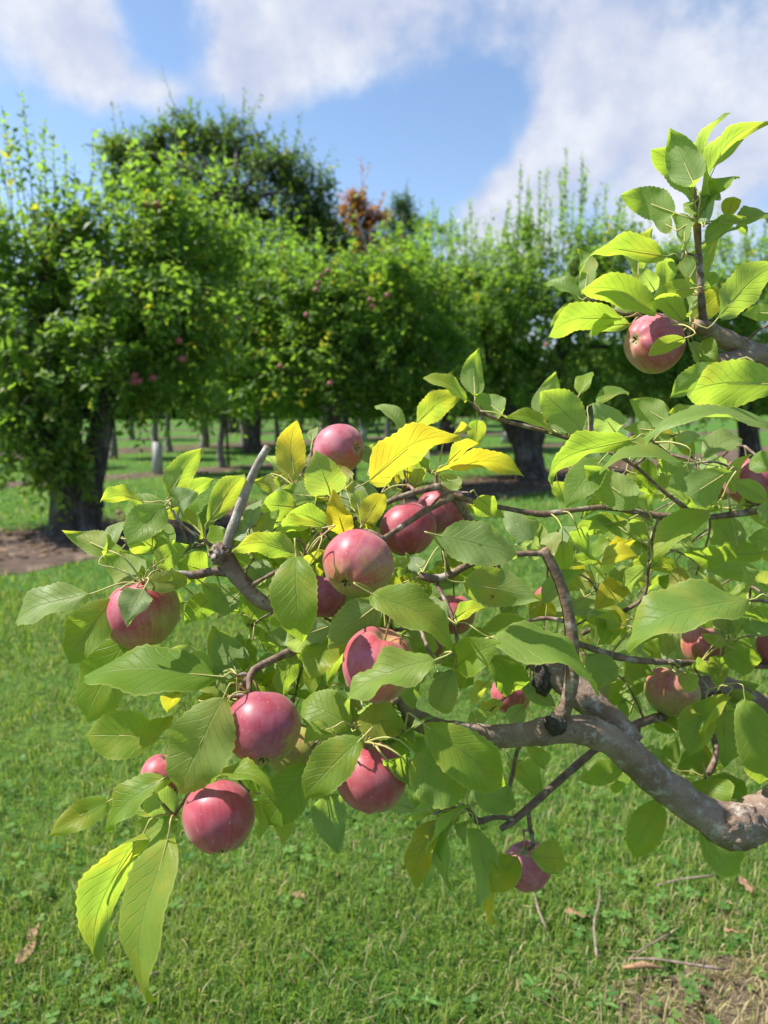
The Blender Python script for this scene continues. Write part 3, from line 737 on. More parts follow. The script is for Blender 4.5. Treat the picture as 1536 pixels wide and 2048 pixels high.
# ------------------------------------------------------------------ the foremost tree: branches
TB = V((1.55, 1.45, 0))
tree = empty('apple_tree', TB)
tag(tree, 'foremost apple tree, its leafy fruiting branch reaching in from the right', 'apple tree')
NODES = []       # (position, branch object, radius)
def branch(pts, mat='twig', name='branch', sides=9, rough=.16, step=.007, ns=55, raw=False, cutend=False):
    if raw: pp, ra = [q[0] for q in pts], [q[1] for q in pts]
    else: pp, ra = [P(q[0], q[1], q[3]) for q in pts], [q[2]*q[3]/FPX/2 for q in pts]
    a, b = spline(pp, ra, step)
    # little swellings at the nodes of the wood
    k = rng.random()*10
    b = [r*(1+.10*noise.noise(V((i*.55, k, 0)))) for i, r in enumerate(b)]
    vs, fs = tube_geo(a, b, sides, rough, nscale=ns)
    mi = [0]*len(fs)
    if cutend:
        for i in range(sides): mi[-1-i] = 1
    o = mesh_obj(name, vs, fs, [M[mat], M['cut']], tree, pp[0], midx=mi)
    for q, r in list(zip(a, b))[1::2]: NODES.append((q, o, r))
    return o
# off-frame trunk and the limbs that carry everything in view
branch([(V((1.55, 1.45, -.05)), .16), (V((1.54, 1.45, .35)), .125), (V((1.50, 1.43, .8)), .115), (V((1.52, 1.42, 1.3)), .09), (V((1.6, 1.45, 1.8)), .06), (V((1.7, 1.5, 2.3)), .03)], 'limb', 'trunk', 14, .12, .03, 12, raw=True)
kn = P(1475, 1650, .86)
branch([(V((1.51, 1.43, .75)), .075), (V((1.1, 1.22, .88)), .055), (P(1660, 1560, .95), .034), (P(1570, 1608, .89), .027), (kn, .028), (P(1415, 1632, .855), .0240), (P(1350, 1588, .85), .0212), (P(1300, 1548, .845), .0202),
        (P(1240, 1494, .835), .0195), (P(1185, 1464, .825), .0182), (P(1120, 1458, .82), .0168), (P(1040, 1470, .81), .0142), (P(960, 1470, .80), .0126), (P(880, 1458, .795), .0122), (P(822, 1432, .79), .0100), (P(800, 1392, .79), .0075),
        (P(772, 1330, .81), .0068), (P(705, 1268, .84), .0062), (P(610, 1232, .83), .0060), (P(528, 1206, .79), .0080), (P(485, 1165, .78), .0088), (P(450, 1118, .78), .0105), (P(438, 1100, .78), .0100)], 'limb', 'main_limb', 16, .13, .008, 42, raw=True)
branch([(1262, 1492, 60, .845), (1210, 1432, 62, .87), (1150, 1378, 60, .885), (1090, 1328, 54, .90), (1045, 1275, 42, .92), (1018, 1225, 32, .94), (1005, 1180, 26, .95), (985, 1120, 20, .95), (955, 1065, 16, .93), (925, 1020, 15, .90), (900, 988, 15, .88), (878, 970, 16, .87)], 'limb', 'branch', 13, .12)
branch([(1112, 1452, 40, .81), (1128, 1420, 30, .80), (1142, 1370, 28, .795), (1145, 1300, 27, .79), (1137, 1230, 25, .79), (1118, 1160, 22, .79), (1086, 1098, 21, .79)], 'twig', 'cut_stub', 12, .10, cutend=True)
branch([(1092, 1108, 11, .79), (1040, 1108, 12, .785), (985, 1117, 12, .78), (935, 1130, 13, .775), (900, 1150, 17, .77), (868, 1158, 18, .77), (838, 1150, 14, .77)])
branch([(905, 992, 15, .88), (850, 1022, 13, .84), (800, 1055, 12, .80), (760, 1082, 11, .775)])
branch([(880, 972, 16, .87), (840, 982, 13, .86), (790, 998, 12, .85), (745, 1020, 10, .85), (690, 1045, 9, .84), (650, 1065, 8, .82)])
branch([(900, 990, 13, .88), (960, 1006, 11, .89), (1040, 1022, 10, .90), (1090, 1028, 14, .90), (1150, 1020, 11, .90), (1210, 1015, 12, .91), (1280, 1025, 12, .92), (1320, 1032, 16, .92), (1400, 1035, 12, .93), (1470, 1028, 14, .94), (1540, 1018, 15, .95), (1640, 1010, 22, 1.0)], cutend=False)
branch([(V((1.50, 1.43, 1.05)), .05), (V((1.15, 1.2, 1.2)), .03), (P(1640, 1010, 1.0), .012)], 'limb', raw=True, step=.02, ns=20)
branch([(452, 1112, 22, .78), (458, 1080, 22, .775), (478, 1020, 20, .77), (505, 950, 17, .765), (536, 893, 15, .76)], 'grey_limb', 'cut_stub', 12, .10, cutend=True, ns=70)
branch([(498, 1170, 26, .78), (470, 1148, 22, .78), (430, 1142, 18, .775), (390, 1150, 17, .77), (350, 1148, 13, .765), (300, 1165, 10, .755), (285, 1170, 8, .75)])
branch([(440, 1102, 12, .78), (418, 1088, 8, .785), (390, 1068, 7, .79), (365, 1050, 6, .79), (345, 1020, 5, .79)])
branch([(705, 1268, 15, .84), (640, 1285, 16, .79), (585, 1302, 17, .74), (540, 1322, 16, .72), (508, 1340, 15, .71), (498, 1362, 12, .70), (500, 1388, 10, .69)])
branch([(508, 1340, 12, .71), (480, 1380, 13, .725), (458, 1440, 14, .735), (450, 1490, 16, .725), (436, 1530, 15, .71), (410, 1552, 12, .70), (370, 1600, 7, .70), (348, 1632, 6, .69)])
branch([(800, 1392, 14, .79), (770, 1420, 10, .75), (735, 1445, 8, .71), (705, 1452, 7, .69)])
branch([(735, 1445, 8, .71), (725, 1480, 8, .69), (740, 1492, 7, .69)])
branch([(705, 1452, 7, .69), (650, 1470, 7, .71), (622, 1498, 6, .71)])
branch([(1365, 1412, 28, 1.04), (1330, 1432, 20, 1.0), (1290, 1442, 17, .97), (1215, 1480, 16, .94), (1120, 1560, 15, .91), (1055, 1618, 16, .89), (1022, 1645, 15, .88), (1002, 1658, 11, .875)])
branch([(1030, 1638, 10, .88), (990, 1634, 10, .87), (955, 1642, 14, .86), (935, 1612, 8, .855)])
branch([(1056, 1616, 9, .89), (1060, 1660, 9, .89), (1066, 1690, 10, .89), (1045, 1705, 6, .885)])
branch([(1060, 1462, 10, .82), (1035, 1500, 8, .84), (1025, 1550, 9, .86), (1012, 1600, 8, .86)])
branch([(1620, 1500, 76, 1.12), (1540, 1432, 62, 1.10), (1480, 1392, 52, 1.08), (1420, 1370, 44, 1.06), (1365, 1412, 28, 1.04)], 'limb', ns=40)
branch([(V((1.51, 1.43, .95)), .06), (V((1.2, 1.3, .98)), .045), (P(1620, 1500, 1.12), .031)], 'limb', raw=True, step=.02, ns=20)
branch([(1012, 1228, 14, .94), (1050, 1255, 13, .92), (1100, 1272, 12, .905), (1150, 1286, 13, .90), (1230, 1312, 15, .91), (1290, 1322, 13, .93), (1400, 1326, 11, .97), (1540, 1332, 13, 1.0), (1640, 1330, 18, 1.05)])
branch([(V((1.50, 1.43, .9)), .05), (V((1.2, 1.28, .97)), .028), (P(1640, 1330, 1.05), .008)], 'limb', raw=True, step=.02, ns=20)
branch([(1320, 1032, 9, .92), (1304, 1085, 8, .925), (1296, 1140, 7, .93), (1286, 1195, 7, .94), (1230, 1232, 10, .95), (1165, 1268, 9, .94)])
branch([(1412, 676, 18, .845), (1404, 620, 15, .845), (1400, 545, 13, .84), (1396, 490, 13, .835), (1394, 450, 16, .83), (1391, 410, 8, .825), (1390, 375, 5, .82)], 'twig', 'upright_shoot')
branch([(1700, 800, 60, .95), (1560, 732, 52, .88), (1500, 704, 42, .86), (1455, 680, 36, .85), (1420, 662, 32, .845), (1385, 652, 26, .84)], 'limb', 'branch', 13, .12, cutend=True)
branch([(V((1.55, 1.43, 1.5)), .055), (V((1.15, 1.15, 1.6)), .035), (P(1700, 800, .95), .021)], 'limb', raw=True, step=.02, ns=20)
branch([(1520, 706, 34, .86), (1478, 716, 34, .85), (1432, 724, 31, .84)], 'limb', 'cut_stub', 13, .10, cutend=True)
branch([(1400, 1036, 10, .93), (1330, 985, 8, .93), (1260, 925, 8, .94), (1190, 895, 8, .945), (1140, 878, 9, .95), (1080, 860, 8, .95), (1010, 842, 8, .95), (960, 824, 8, .95), (945, 805, 5, .95)])
branch([(1395, 655, 9, .84), (1320, 640, 6, .87), (1240, 625, 6, .89), (1180, 600, 5, .90)])
branch([(1430, 1375, 14, 1.06), (1420, 1440, 11, 1.0), (1432, 1500, 11, .96), (1420, 1542, 13, .95), (1408, 1555, 8, .95)])
branch([(1540, 1332, 9, 1.0), (1500, 1310, 8, 1.0), (1452, 1288, 7, 1.0)])
branch([(985, 1120, 8, .95), (1040, 1110, 7, .98), (1100, 1108, 6, 1.0)])
branch([(1620, 1230, 10, .85), (1540, 1205, 7, .78), (1500, 1200, 6, .75)])
branch([(1640, 1330, 14, 1.05), (1640, 1280, 12, .95), (1620, 1230, 10, .85)])
branch([(1700, 900, 10, .72), (1600, 850, 7, .68), (1555, 790, 6, .64)])
branch([(1700, 800, 16, .95), (1720, 850, 12, .82), (1700, 900, 10, .72)])

# knots and wounds
def lump(name, c, r, mat, seed, sq=(1, 1, 1), amp=.35, fr=3.0):
    import bmesh
    bm = bmesh.new(); bmesh.ops.create_icosphere(bm, subdivisions=4, radius=1)
    for v in bm.verts:
        q = v.co.copy(); k = 1+amp*noise.noise(q*fr+V((seed, 0, 0)))+amp*.6*noise.noise(q*fr*2.6+V((0, seed, 0)))
        v.co = V((q.x*sq[0], q.y*sq[1], q.z*sq[2]))*k*r + c
    vs = [v.co.copy() for v in bm.verts]; fs = [[v.index for v in f.verts] for f in bm.faces]; bm.free()
    return mesh_obj(name, vs, fs, M[mat], tree, c)
lump('knot', P(1112, 1448, .800), .0125, 'char', 3, amp=.28, fr=2.2)
lump('knot', P(1478, 1652, .842), .026, 'limb', 8, (1.1, .7, 1), .30, 3.4)
lump('knot', P(1086, 1360, .888), .017, 'char', 5, (.8, .6, 1.2), .25, 2.2)
lump('knot', P(442, 1108, .775), .0125, 'twig', 9, (1, .9, 1), .35)

SPURS = [(288, 1168, .75), (410, 1072, .785), (345, 1015, .79), (610, 1115, .72), (505, 1102, .775), (660, 1002, .84), (588, 972, .87), (725, 1060, .79), (815, 970, .88), (872, 948, .87), (842, 1152, .77), (885, 1098, .74),
         (920, 1312, .73), (500, 1390, .69), (475, 1352, .71), (412, 1550, .70), (350, 1632, .69), (705, 1452, .68), (730, 1484, .675), (622, 1500, .71), (785, 1262, .71), (765, 1202, .71), (660, 1262, .75), (868, 1326, .66), (808, 1462, .70),
         (935, 1615, .85), (1046, 1706, .88), (1050, 1360, .98), (955, 822, .95), (1095, 866, .95), (1178, 872, .92), (1240, 872, .92), (1295, 905, .90), (1300, 1086, .92), (1460, 1018, .93), (1395, 450, .83), (1398, 530, .84), (1403, 590, .845), (1378, 676, .84),
         (1180, 602, .90), (1452, 1288, 1.0), (1355, 1335, .98), (1410, 1555, .95), (1425, 1402, .98), (1195, 1185, .95), (1100, 1108, 1.0), (1500, 1202, .75), (1560, 1000, .88), (1556, 795, .65), (1255, 1530, 1.0), (1330, 1600, .98), (1400, 1655, .98), (650, 1580, .72), (1395, 925, .84), (640, 1060, .79), (1000, 1270, .80), (455, 1395, .69), (905, 1245, .72)]
def nearest(p, skip=0):
    return min(NODES, key=lambda q: (q[0]-p).length_squared)
def link_twig(p, r0=.0022, name='twig'):
    q, o, r = nearest(p)
    L = (p-q).length
    if L < .008: return
    m = q.lerp(p, .5)+V((rng.uniform(-.1, .1), rng.uniform(-.1, .1), rng.uniform(0, .18)))*L
    pp, ra = spline([q, m, p], [min(r*.8, r0*1.3), r0, r0*.8], .008)
    vs, fs = tube_geo(pp, [x*(1+.2*noise.noise(V((i*1.1, L*90, 0)))) for i, x in enumerate(ra)], 7, .12)
    t = mesh_obj(name, vs, fs, M['twig'], tree, q)
    for x, rr_ in list(zip(pp, ra))[1:]: NODES.append((x, t, rr_))
for s in SPURS: link_twig(P(*s))
SPUR3 = [P(*s) for s in SPURS]

# ------------------------------------------------------------------ the foremost tree: leaves
NR, NCOL = 26, 3
def leaf_geo(B, T, N, W, arch, fold, rip, ph, twist, tipc=.05):
    e1, e2 = rng.uniform(.5, .8), rng.uniform(.68, .98); pk = e1/(e1+e2); nrmz = pk**e1*(1-pk)**e2
    asl, asr = rng.uniform(.86, 1.06), rng.uniform(.86, 1.06)
    A = (T-B); L = A.length; A = A/L
    S0 = A.cross(N).normalized(); N = S0.cross(A).normalized()
    vs, uv = [], []
    for i in range(NR+1):
        t = i/NR
        prof = (t**e1)*((1-t)**e2)/nrmz
        wv = W*.5*min(1.02, prof)+.0004
        if t > .86: wv *= 1-.35*(t-.86)/.14
        ctr = B+A*(L*t)+N*(L*arch*4*t*(1-t)*(.75+.5*t)-L*tipc*max(0, t-.65)**2*6)
        an = twist*(t-.35)
        S = S0*math.cos(an)+N*math.sin(an); n2 = N*math.cos(an)-S0*math.sin(an)
        for j in range(-NCOL, NCOL+1):
            u = j/NCOL; a = abs(u)
            ser = 1+(.045 if i % 2 else -.02) if a == 1 and 0 < i < NR else 1
            ww = wv*u*ser*(asl if u < 0 else asr)*(1+.05*noise.noise(V((t*5, ph, u))))
            fo = fold*(.6+.4*a)
            off = math.sin(fo)*abs(ww) - .26*W*(a**3)*fold
            r = rip*W*(a**2)*math.sin(6.283*(2.3*t)+ph+(1.7 if u > 0 else 0))+.02*W*math.sin(9*t+ph)*(1-a)
            vs.append(ctr+S*(ww*math.cos(fo))+n2*(off+r)); uv.append((.5+.5*u, t))
    k = 2*NCOL+1; fs = []
    for i in range(NR):
        for j in range(2*NCOL):
            a0 = i*k+j; fs.append((a0, a0+1, a0+k+1, a0+k))
    return vs, fs, uv, A, N, L
NLEAF = 0
def make_leaf(B, T, N, W, yel=0., brn=0., pale=0., arch=.08, fold=.3, rip=.03, twist=0., stalk=True, tipc=.05):
    global NLEAF
    vs, fs, uv, A, N, L = leaf_geo(B, T, N, W, arch, fold, rip, rng.random()*6.28, twist, tipc)
    mi = [0]*len(fs)
    q0 = B-A*.018
    sp = min(SPUR3, key=lambda q: (q-q0).length_squared)
    at = sp if (sp-q0).length < .055 else None
    nd = nearest(at if at is not None else q0)
    if at is None:
        at = nd[0]
        if (at-B).length > .060:
            link_twig(B-A*.022+V((0, 0, -.006)), .0014); nd = nearest(B-A*.022); at = nd[0]
    if stalk:
        dlen = (B-at).length
        c1 = B-A*min(.02, dlen*.4)
        pp, ra = spline([at, at.lerp(c1, .55)+V((0, 0, .004)), c1, B, B+A*L*.5+(N*L*arch*.95), ], [.0012, .0010, .0009, .0008, .0004], .006)
        v2, f2 = tube_geo(pp, ra, 5, 0, len(vs)); vs += v2; fs += f2; mi += [1]*len(f2); uv += [(.5, .5)]*len(v2)
    o = mesh_obj('leaf', vs, fs, [M['leaf'], M['petiole']], nd[1], B, uvs=uv, midx=mi)
    o.color = (yel, brn, pale, 1); NLEAF += 1
    return o
def px_leaf(bx, by, tx, ty, w, side, d, yel=0., brn=0., pale=0., dz=None, arch=None, fold=None, rip=None, twist=None, sunny=.28, **kw):
    d = d/100.0
    B = P(bx, by, d)
    l = math.hypot(tx-bx, ty-by)*d/FPX
    if dz is None:
        L0 = max(.055, rng.gauss(.078, .006))
        dz = min(math.sqrt(L0*L0-l*l), .038)*rng.choice((-1, 1, 1))*.8 if l < L0 else rng.uniform(-.012, .012)
    T = P(tx, ty, d+dz)
    A = (T-B).normalized(); L = (T-B).length
    c = (CAM-(B+T)/2).normalized()
    N0 = (c-A*A.dot(c)).normalized()
    wr = w*d/FPX*1.07
    W = max(wr, min(.56*L, wr*2.2))
    roll = math.acos(min(1, wr/W))
    Nb = N0 if side == 'U' else -N0
    N = max((Quaternion(A, s*roll) @ Nb for s in (1, -1)), key=lambda q: q.z)
    N = (N+SUND*(sunny if side == 'U' else sunny*.5)).normalized()          # blades turn towards the light
    return make_leaf(B, T, N, W, yel, brn, pale, rng.uniform(.05, .17) if arch is None else arch*1.15, rng.uniform(.2, .65) if fold is None else fold,
                     rng.uniform(.02, .075) if rip is None else rip, rng.uniform(-.8, .8) if twist is None else twist, **kw)
Y, Bn, Pl = 'yel', 'brn', 'pale'
LEAVES = [
# far left sprays
(180,1188,25,1243,84,'U',74,{Pl:.35,'arch':.08,'dz':.0,'sunny':.8,'twist':.1}), (215,1100,135,1068,64,'L',75,{Y:.25}), (215,1100,252,1040,36,'U',76,{Pl:.5}), (330,1010,255,1088,74,'U',77,{Pl:.15}),
(288,1003,207,995,40,'L',79,{Y:.3}), (338,992,402,896,60,'L',80,{Y:.22,'dz':.01}), (342,1018,388,985,60,'U',82,{Pl:.8}), (408,1072,318,1026,46,'L',78,{Y:.35,'arch':.14}), (420,1038,490,945,72,'L',78,{Y:.30,'arch':.10}),
(270,1160,212,1112,62,'L',77,{Y:.35}), (278,1152,240,1102,56,'L',78,{Pl:.3}), (312,1130,375,1090,46,'L',75,{Y:.15,'rip':.07}), (290,1172,385,1160,52,'U',73,{'fold':.55}), (330,1132,367,1112,26,'L',77,{Y:.2}),
(288,1178,252,1244,70,'U',72,{Pl:.7}), (228,1198,135,1328,86,'U',74,{Y:.05,'arch':.14}), (275,1245,168,1445,122,'U',76,{'dz':.01,'arch':.05}), (430,1352,166,1346,112,'U',70,{'dz':.0,'arch':.05,'fold':.25}),
(455,1332,425,1255,52,'L',77,{Y:.4}), (480,1355,432,1262,86,'L',74,{Y:.05}), (318,1476,167,1470,102,'U',73,{Y:.08,'fold':.3,'dz':.0}), (345,1432,278,1497,42,'U',71,{Y:.3,'fold':.6}),
(447,1395,355,1592,126,'U',66,{'dz':-.01,'fold':.3,'arch':.05}), (455,1405,402,1507,66,'U',68,{}), (455,1390,378,1352,52,'U',73,{}), (370,1380,335,1420,32,'L',76,{Y:.7,Bn:.3}),
(218,1602,98,1668,64,'U',71,{Y:.22,'fold':.55}), (330,1555,207,1662,72,'U',69,{Y:.15,'fold':.5}), (350,1630,298,1580,66,'L',71,{Y:.15,Pl:.4}), (330,1635,242,1622,28,'U',71,{Y:.15,'fold':.7}),
(288,1665,183,1903,104,'L',67,{Y:.26,'fold':.6,'arch':.10,'dz':.0,'twist':.15,'rip':.02}), (335,1680,284,2013,116,'U',65,{Y:.12,'arch':.07,'fold':.35,'dz':-.01,'twist':-.15,'rip':.025,'sunny':.3}), (345,1640,272,1715,62,'U',70,{}),
(420,1558,548,1578,44,'U',65,{'arch':.14}), (617,1532,535,1652,84,'U',68,{'fold':.2,'dz':.0}), (505,1600,522,1672,48,'L',75,{Y:.5}), (560,1630,566,1685,46,'L',76,{Y:.4}), (560,1370,470,1340,40,'L',80,{Y:.1}),
# lower middle
(722,1478,607,1597,88,'U',64,{'dz':.0,'fold':.35}), (702,1450,602,1402,84,'U',69,{'fold':.2}), (665,1455,610,1482,48,'L',67,{Pl:.6}), (713,1452,808,1440,80,'U',68,{}), (870,1320,685,1405,92,'U',62,{Pl:.15,'rip':.13,'fold':.5,Bn:.15,'dz':.0}),
(770,1255,650,1362,46,'L',71,{Y:.1,'arch':.12}), (762,1205,655,1290,82,'L',68,{Pl:.35,'dz':.0}), (660,1252,565,1288,78,'L',70,{Pl:.75}), (662,1275,620,1356,74,'U',71,{'fold':.2}), (590,1310,560,1408,46,'L',74,{}), (640,1330,622,1388,42,'U',75,{}),
(592,1110,604,1284,94,'U',66,{Y:.10,'dz':-.02,'fold':.35}), (637,1098,604,1225,34,'L',69,{Y:.4}), (602,1112,464,1096,58,'L',70,{Y:.18,'arch':.16}), (645,1056,545,1076,44,'L',74,{Y:.22,'arch':.14}), (502,1102,556,1015,56,'U',76,{Y:.3,Bn:.75}),
(502,1078,464,1048,46,'U',76,{Pl:.7}), (500,1052,522,998,36,'U',77,{Pl:.6}), (652,1000,515,1012,48,'U',84,{}), (656,996,588,1012,32,'L',83,{Y:.4}), (655,1052,568,1030,38,'L',80,{}), (590,968,590,843,62,'L',88,{Y:.95,Bn:.5,'dz':.01,'twist':.1}),
(585,978,512,962,62,'L',87,{Y:.75,'rip':.08}), (662,992,632,903,80,'U',82,{Y:.12,Pl:.25,'fold':.15}), (692,978,680,930,32,'L',88,{Y:.9,Bn:.2}), (625,882,630,855,26,'U',98,{Pl:.4}), (690,1072,664,985,60,'U',77,{Y:.95,Bn:.55,'rip':.09}),
(728,1046,770,985,48,'L',77,{Y:.9,Bn:.15}), (738,962,915,866,76,'L',80,{Y:.92,Bn:.55,'arch':.12,'dz':.0,'fold':.2}), (830,850,920,786,58,'L',93,{Y:.35}), (805,866,750,810,26,'U',90,{Pl:.3,'twist':1.0}), (905,870,940,857,20,'L',93,{Y:.5}),
(870,946,1046,945,38,'L',86,{Y:.8,'arch':.13,'dz':.0}), (895,926,956,884,32,'L',87,{Y:.85}), (880,952,926,976,36,'L',86,{Y:.2}), (772,972,802,928,52,'L',90,{Pl:.6}), (715,1012,700,958,52,'L',86,{Pl:.8}), (705,1015,684,980,32,'L',85,{Pl:.5}),
(815,966,820,908,32,'L',90,{Y:.4}), (830,970,846,932,30,'L',90,{Y:.25}), (740,932,746,888,32,'L',92,{Pl:.3}), (932,1012,1006,1032,42,'L',93,{Y:.25}), (882,1072,1036,1112,84,'U',70,{Pl:.45,'fold':.15,'arch':.10,'dz':.0,'rip':.06}),
(890,1096,972,1118,46,'L',74,{}), (925,1165,1076,1198,84,'L',74,{Y:.30,Bn:.45,'dz':.0}), (1065,1082,1008,1020,48,'U',99,{Pl:.7}), (1110,1112,1096,1065,46,'U',99,{Pl:.5}), (1060,1098,1035,1085,36,'U',101,{Pl:.8}),
(743,1187,912,1289,88,'U',66,{'arch':.10,'fold':.45,'dz':.0,Y:.06}), (905,1240,966,1214,38,'L',70,{Y:.4}), (896,1236,838,1194,28,'U',69,{Pl:.6}), (785,1142,816,1122,46,'L',74,{}), (845,1142,814,1110,42,'L',80,{Pl:.8}),
(1080,1278,958,1257,36,'L',82,{Y:.15,'arch':.12}), (985,1276,1202,1386,80,'U',70,{Pl:.12,'arch':.15,'fold':.3,'dz':.0}), (915,1332,997,1286,68,'U',72,{}), (985,1315,1045,1382,78,'U',77,{}), (905,1342,880,1427,62,'U',72,{Pl:.5,Bn:.35}),
(838,1332,862,1298,42,'U',68,{}), (852,1340,825,1416,32,'L',71,{Y:.1}), (850,1450,1013,1573,112,'U',66,{'arch':.10,'fold':.55,'dz':.0}), (830,1508,930,1598,118,'U',66,{'fold':.15,'dz':.0}), (775,1520,816,1566,48,'L',64,{}), (815,1530,840,1566,30,'U',67,{Pl:.6}),
(652,1582,674,1702,78,'L',72,{Pl:.4,Bn:.15,'dz':.0}), (830,1620,702,1622,42,'L',79,{Pl:.8}), (925,1625,803,1640,38,'L',85,{Y:.2}), (860,1622,818,1600,46,'U',86,{}), (900,1612,868,1590,42,'U',87,{}), (872,1640,828,1777,54,'U',82,{Y:.75,Bn:.25}),
(886,1690,848,1776,42,'L',84,{Pl:.4}), (895,1630,878,1720,28,'U',83,{}), (925,1606,893,1776,48,'L',80,{Y:.12,'dz':.0}), (940,1640,925,1682,32,'L',80,{Y:.3}), (955,1656,962,1812,56,'L',84,{}), (1035,1712,984,1782,68,'U',85,{Y:.4,Bn:.6}),
(1062,1712,1131,1722,58,'U',85,{Y:.35,'fold':.2}), (990,1745,985,1846,42,'U',87,{Y:.8,Bn:.2}), (1088,1735,1114,1746,22,'U',90,{}), (1025,1520,1082,1596,58,'L',90,{Y:.2}), (950,1575,1032,1612,68,'L',85,{Y:.05}), (965,1576,944,1518,46,'L',90,{Y:.3}),
(1065,1490,1088,1532,32,'L',88,{}), (1252,1530,1175,1563,52,'U',100,{}), (978,1360,945,1410,36,'L',96,{Y:.35,'rip':.09}), (1000,1400,960,1440,36,'L',97,{Y:.3,'rip':.09}), (1045,1366,1110,1412,42,'U',92,{Pl:.5}), (1045,1412,1020,1452,42,'U',92,{Pl:.6}), (940,1450,985,1420,34,'L',96,{Pl:.4}),
# twig above the centre right
(950,792,953,702,56,'L',95,{Y:.05}), (935,800,850,752,38,'U',95,{'arch':.1}), (1005,828,945,784,54,'L',94,{}), (1080,836,1112,747,56,'L',94,{Y:.05}), (1165,860,1082,782,78,'L',90,{Y:.08}), (1105,862,1018,828,38,'U',93,{}), (1165,866,1108,835,42,'L',93,{}),
(1232,866,1190,810,62,'U',90,{Pl:.6}), (1160,786,1183,743,36,'U',95,{}), (1195,806,1258,782,30,'U',94,{}), (1262,880,1092,955,64,'L',82,{'arch':.12,'dz':.0,Y:.05}), (1205,918,1130,1013,68,'U',88,{Pl:.15}), (1276,1012,1168,936,88,'L',84,{Y:.08}),
(1366,926,1200,932,48,'U',80,{'arch':.12,'dz':.0}), (1376,928,1365,1006,58,'U',80,{Pl:.55}), (1452,946,1372,1002,78,'L',78,{Y:.05,'arch':.12}), (1302,860,1250,856,32,'L',92,{Y:.2}), (1332,842,1262,800,58,'L',94,{Y:.05}), (1342,906,1290,870,52,'L',90,{}),
(1392,820,1338,826,28,'L',88,{Y:.3}), (1545,852,1290,866,64,'U',68,{Pl:.25,'arch':.10,'dz':.0,'fold':.5}), (1562,768,1370,786,96,'L',60,{'arch':.12,'dz':.0}), (1450,736,1340,792,58,'L',67,{'arch':.12}), (1350,892,1396,870,36,'U',90,{Pl:.5}), (1410,912,1486,876,52,'U',95,{Pl:.4}),
(1460,982,1490,910,42,'L',94,{}), (1532,1000,1460,958,48,'U',88,{Pl:.2}), (1545,932,1498,920,52,'U',90,{}), (1416,1020,1305,1113,64,'U',80,{'fold':.5,'dz':.0}), (1252,1040,1138,1086,48,'L',90,{Y:.08,'arch':.12}), (1285,1082,1256,1040,38,'L',93,{}), (1297,1052,1305,980,38,'L',95,{}),
(1540,1010,1525,1052,28,'L',86,{}), (1462,1082,1428,1040,72,'L',95,{}), (1540,1082,1498,1075,48,'L',92,{}), (1522,1106,1395,1136,54,'L',98,{'arch':.12}), (1362,1142,1250,1140,44,'L',98,{'arch':.12}), (1195,1126,1270,1110,42,'L',95,{Y:.6}), (1140,1126,1205,1126,28,'L',95,{Y:.15}),
(1190,1166,1134,1150,46,'L',95,{Y:.6}), (1255,1182,1235,1130,44,'U',97,{Pl:.3}), (1185,1212,1226,1165,52,'L',96,{Pl:.7}), (1498,1200,1252,1281,116,'U',68,{Y:.10,'arch':.10,'fold':.5,'dz':.0}), (1522,1156,1418,1140,48,'L',88,{'arch':.1}), (1540,1182,1490,1138,64,'U',80,{Pl:.35}),
(1140,1226,1243,1223,48,'U',90,{Pl:.45}), (1195,1290,1217,1212,52,'L',93,{}), (1085,1202,1165,1135,48,'L',88,{Y:.1}), (1245,1336,1306,1346,48,'U',100,{Y:.1}), (1175,1310,1232,1366,64,'L',90,{Y:.05}), (1290,1366,1205,1416,48,'U',104,{}), (1270,1396,1250,1452,48,'L',103,{}),
(1375,1340,1426,1350,38,'L',93,{Y:.15}), (1360,1350,1396,1377,38,'L',93,{Y:.15}), (1455,1290,1507,1340,58,'U',95,{}), (1440,1310,1435,1376,48,'L',94,{}), (1450,1290,1404,1270,28,'L',95,{}), (1450,1272,1440,1220,38,'L',98,{Y:.05}), (1465,1272,1492,1238,32,'L',98,{}), (1545,1226,1465,1232,28,'L',90,{}),
(1545,1252,1480,1252,42,'L',96,{}), (1545,1256,1513,1254,42,'U',88,{Pl:.6}), (1335,1312,1330,1265,28,'L',97,{Y:.1}), (1410,1402,1378,1512,62,'U',92,{}), (1455,1390,1385,1500,48,'U',90,{}), (1490,1400,1522,1572,84,'U',88,{'dz':.0}), (1450,1420,1450,1532,64,'L',97,{}), (1360,1452,1300,1440,48,'U',98,{}),
(1352,1480,1345,1522,38,'U',96,{}), (1330,1526,1275,1494,48,'L',97,{}), (1405,1546,1368,1500,72,'U',97,{}), (1415,1556,1436,1624,88,'U',90,{'fold':.2}), (1420,1556,1502,1602,54,'U',94,{}), (1322,1600,1265,1716,78,'U',95,{'dz':.0}), (1400,1660,1482,1746,74,'U',95,{'dz':.0}),
# upright shoot at the top right
(1390,373,1342,267,94,'L',80,{'fold':.7,'dz':.03,'arch':.02}), (1390,400,1305,298,58,'L',84,{'dz':.0}), (1415,362,1440,228,38,'L',84,{Pl:.3,'fold':.7,'dz':.0}), (1405,386,1525,240,58,'L',82,{'dz':.0,'arch':.12}), (1350,426,1245,390,62,'L',80,{'arch':.12}), (1405,416,1472,350,42,'U',82,{}), (1385,432,1412,388,38,'U',82,{}),
(1410,446,1436,394,30,'U',81,{Pl:.8}), (1455,436,1468,392,36,'L',84,{Y:.7}), (1410,482,1490,430,34,'L',83,{}), (1475,446,1545,440,36,'U',82,{'arch':.12}), (1412,484,1493,458,26,'U',84,{}), (1345,456,1310,440,32,'L',85,{}), (1370,496,1350,428,36,'L',82,{Y:.05}), (1325,512,1158,526,54,'L',80,{Y:.12,'arch':.13,'dz':.0}),
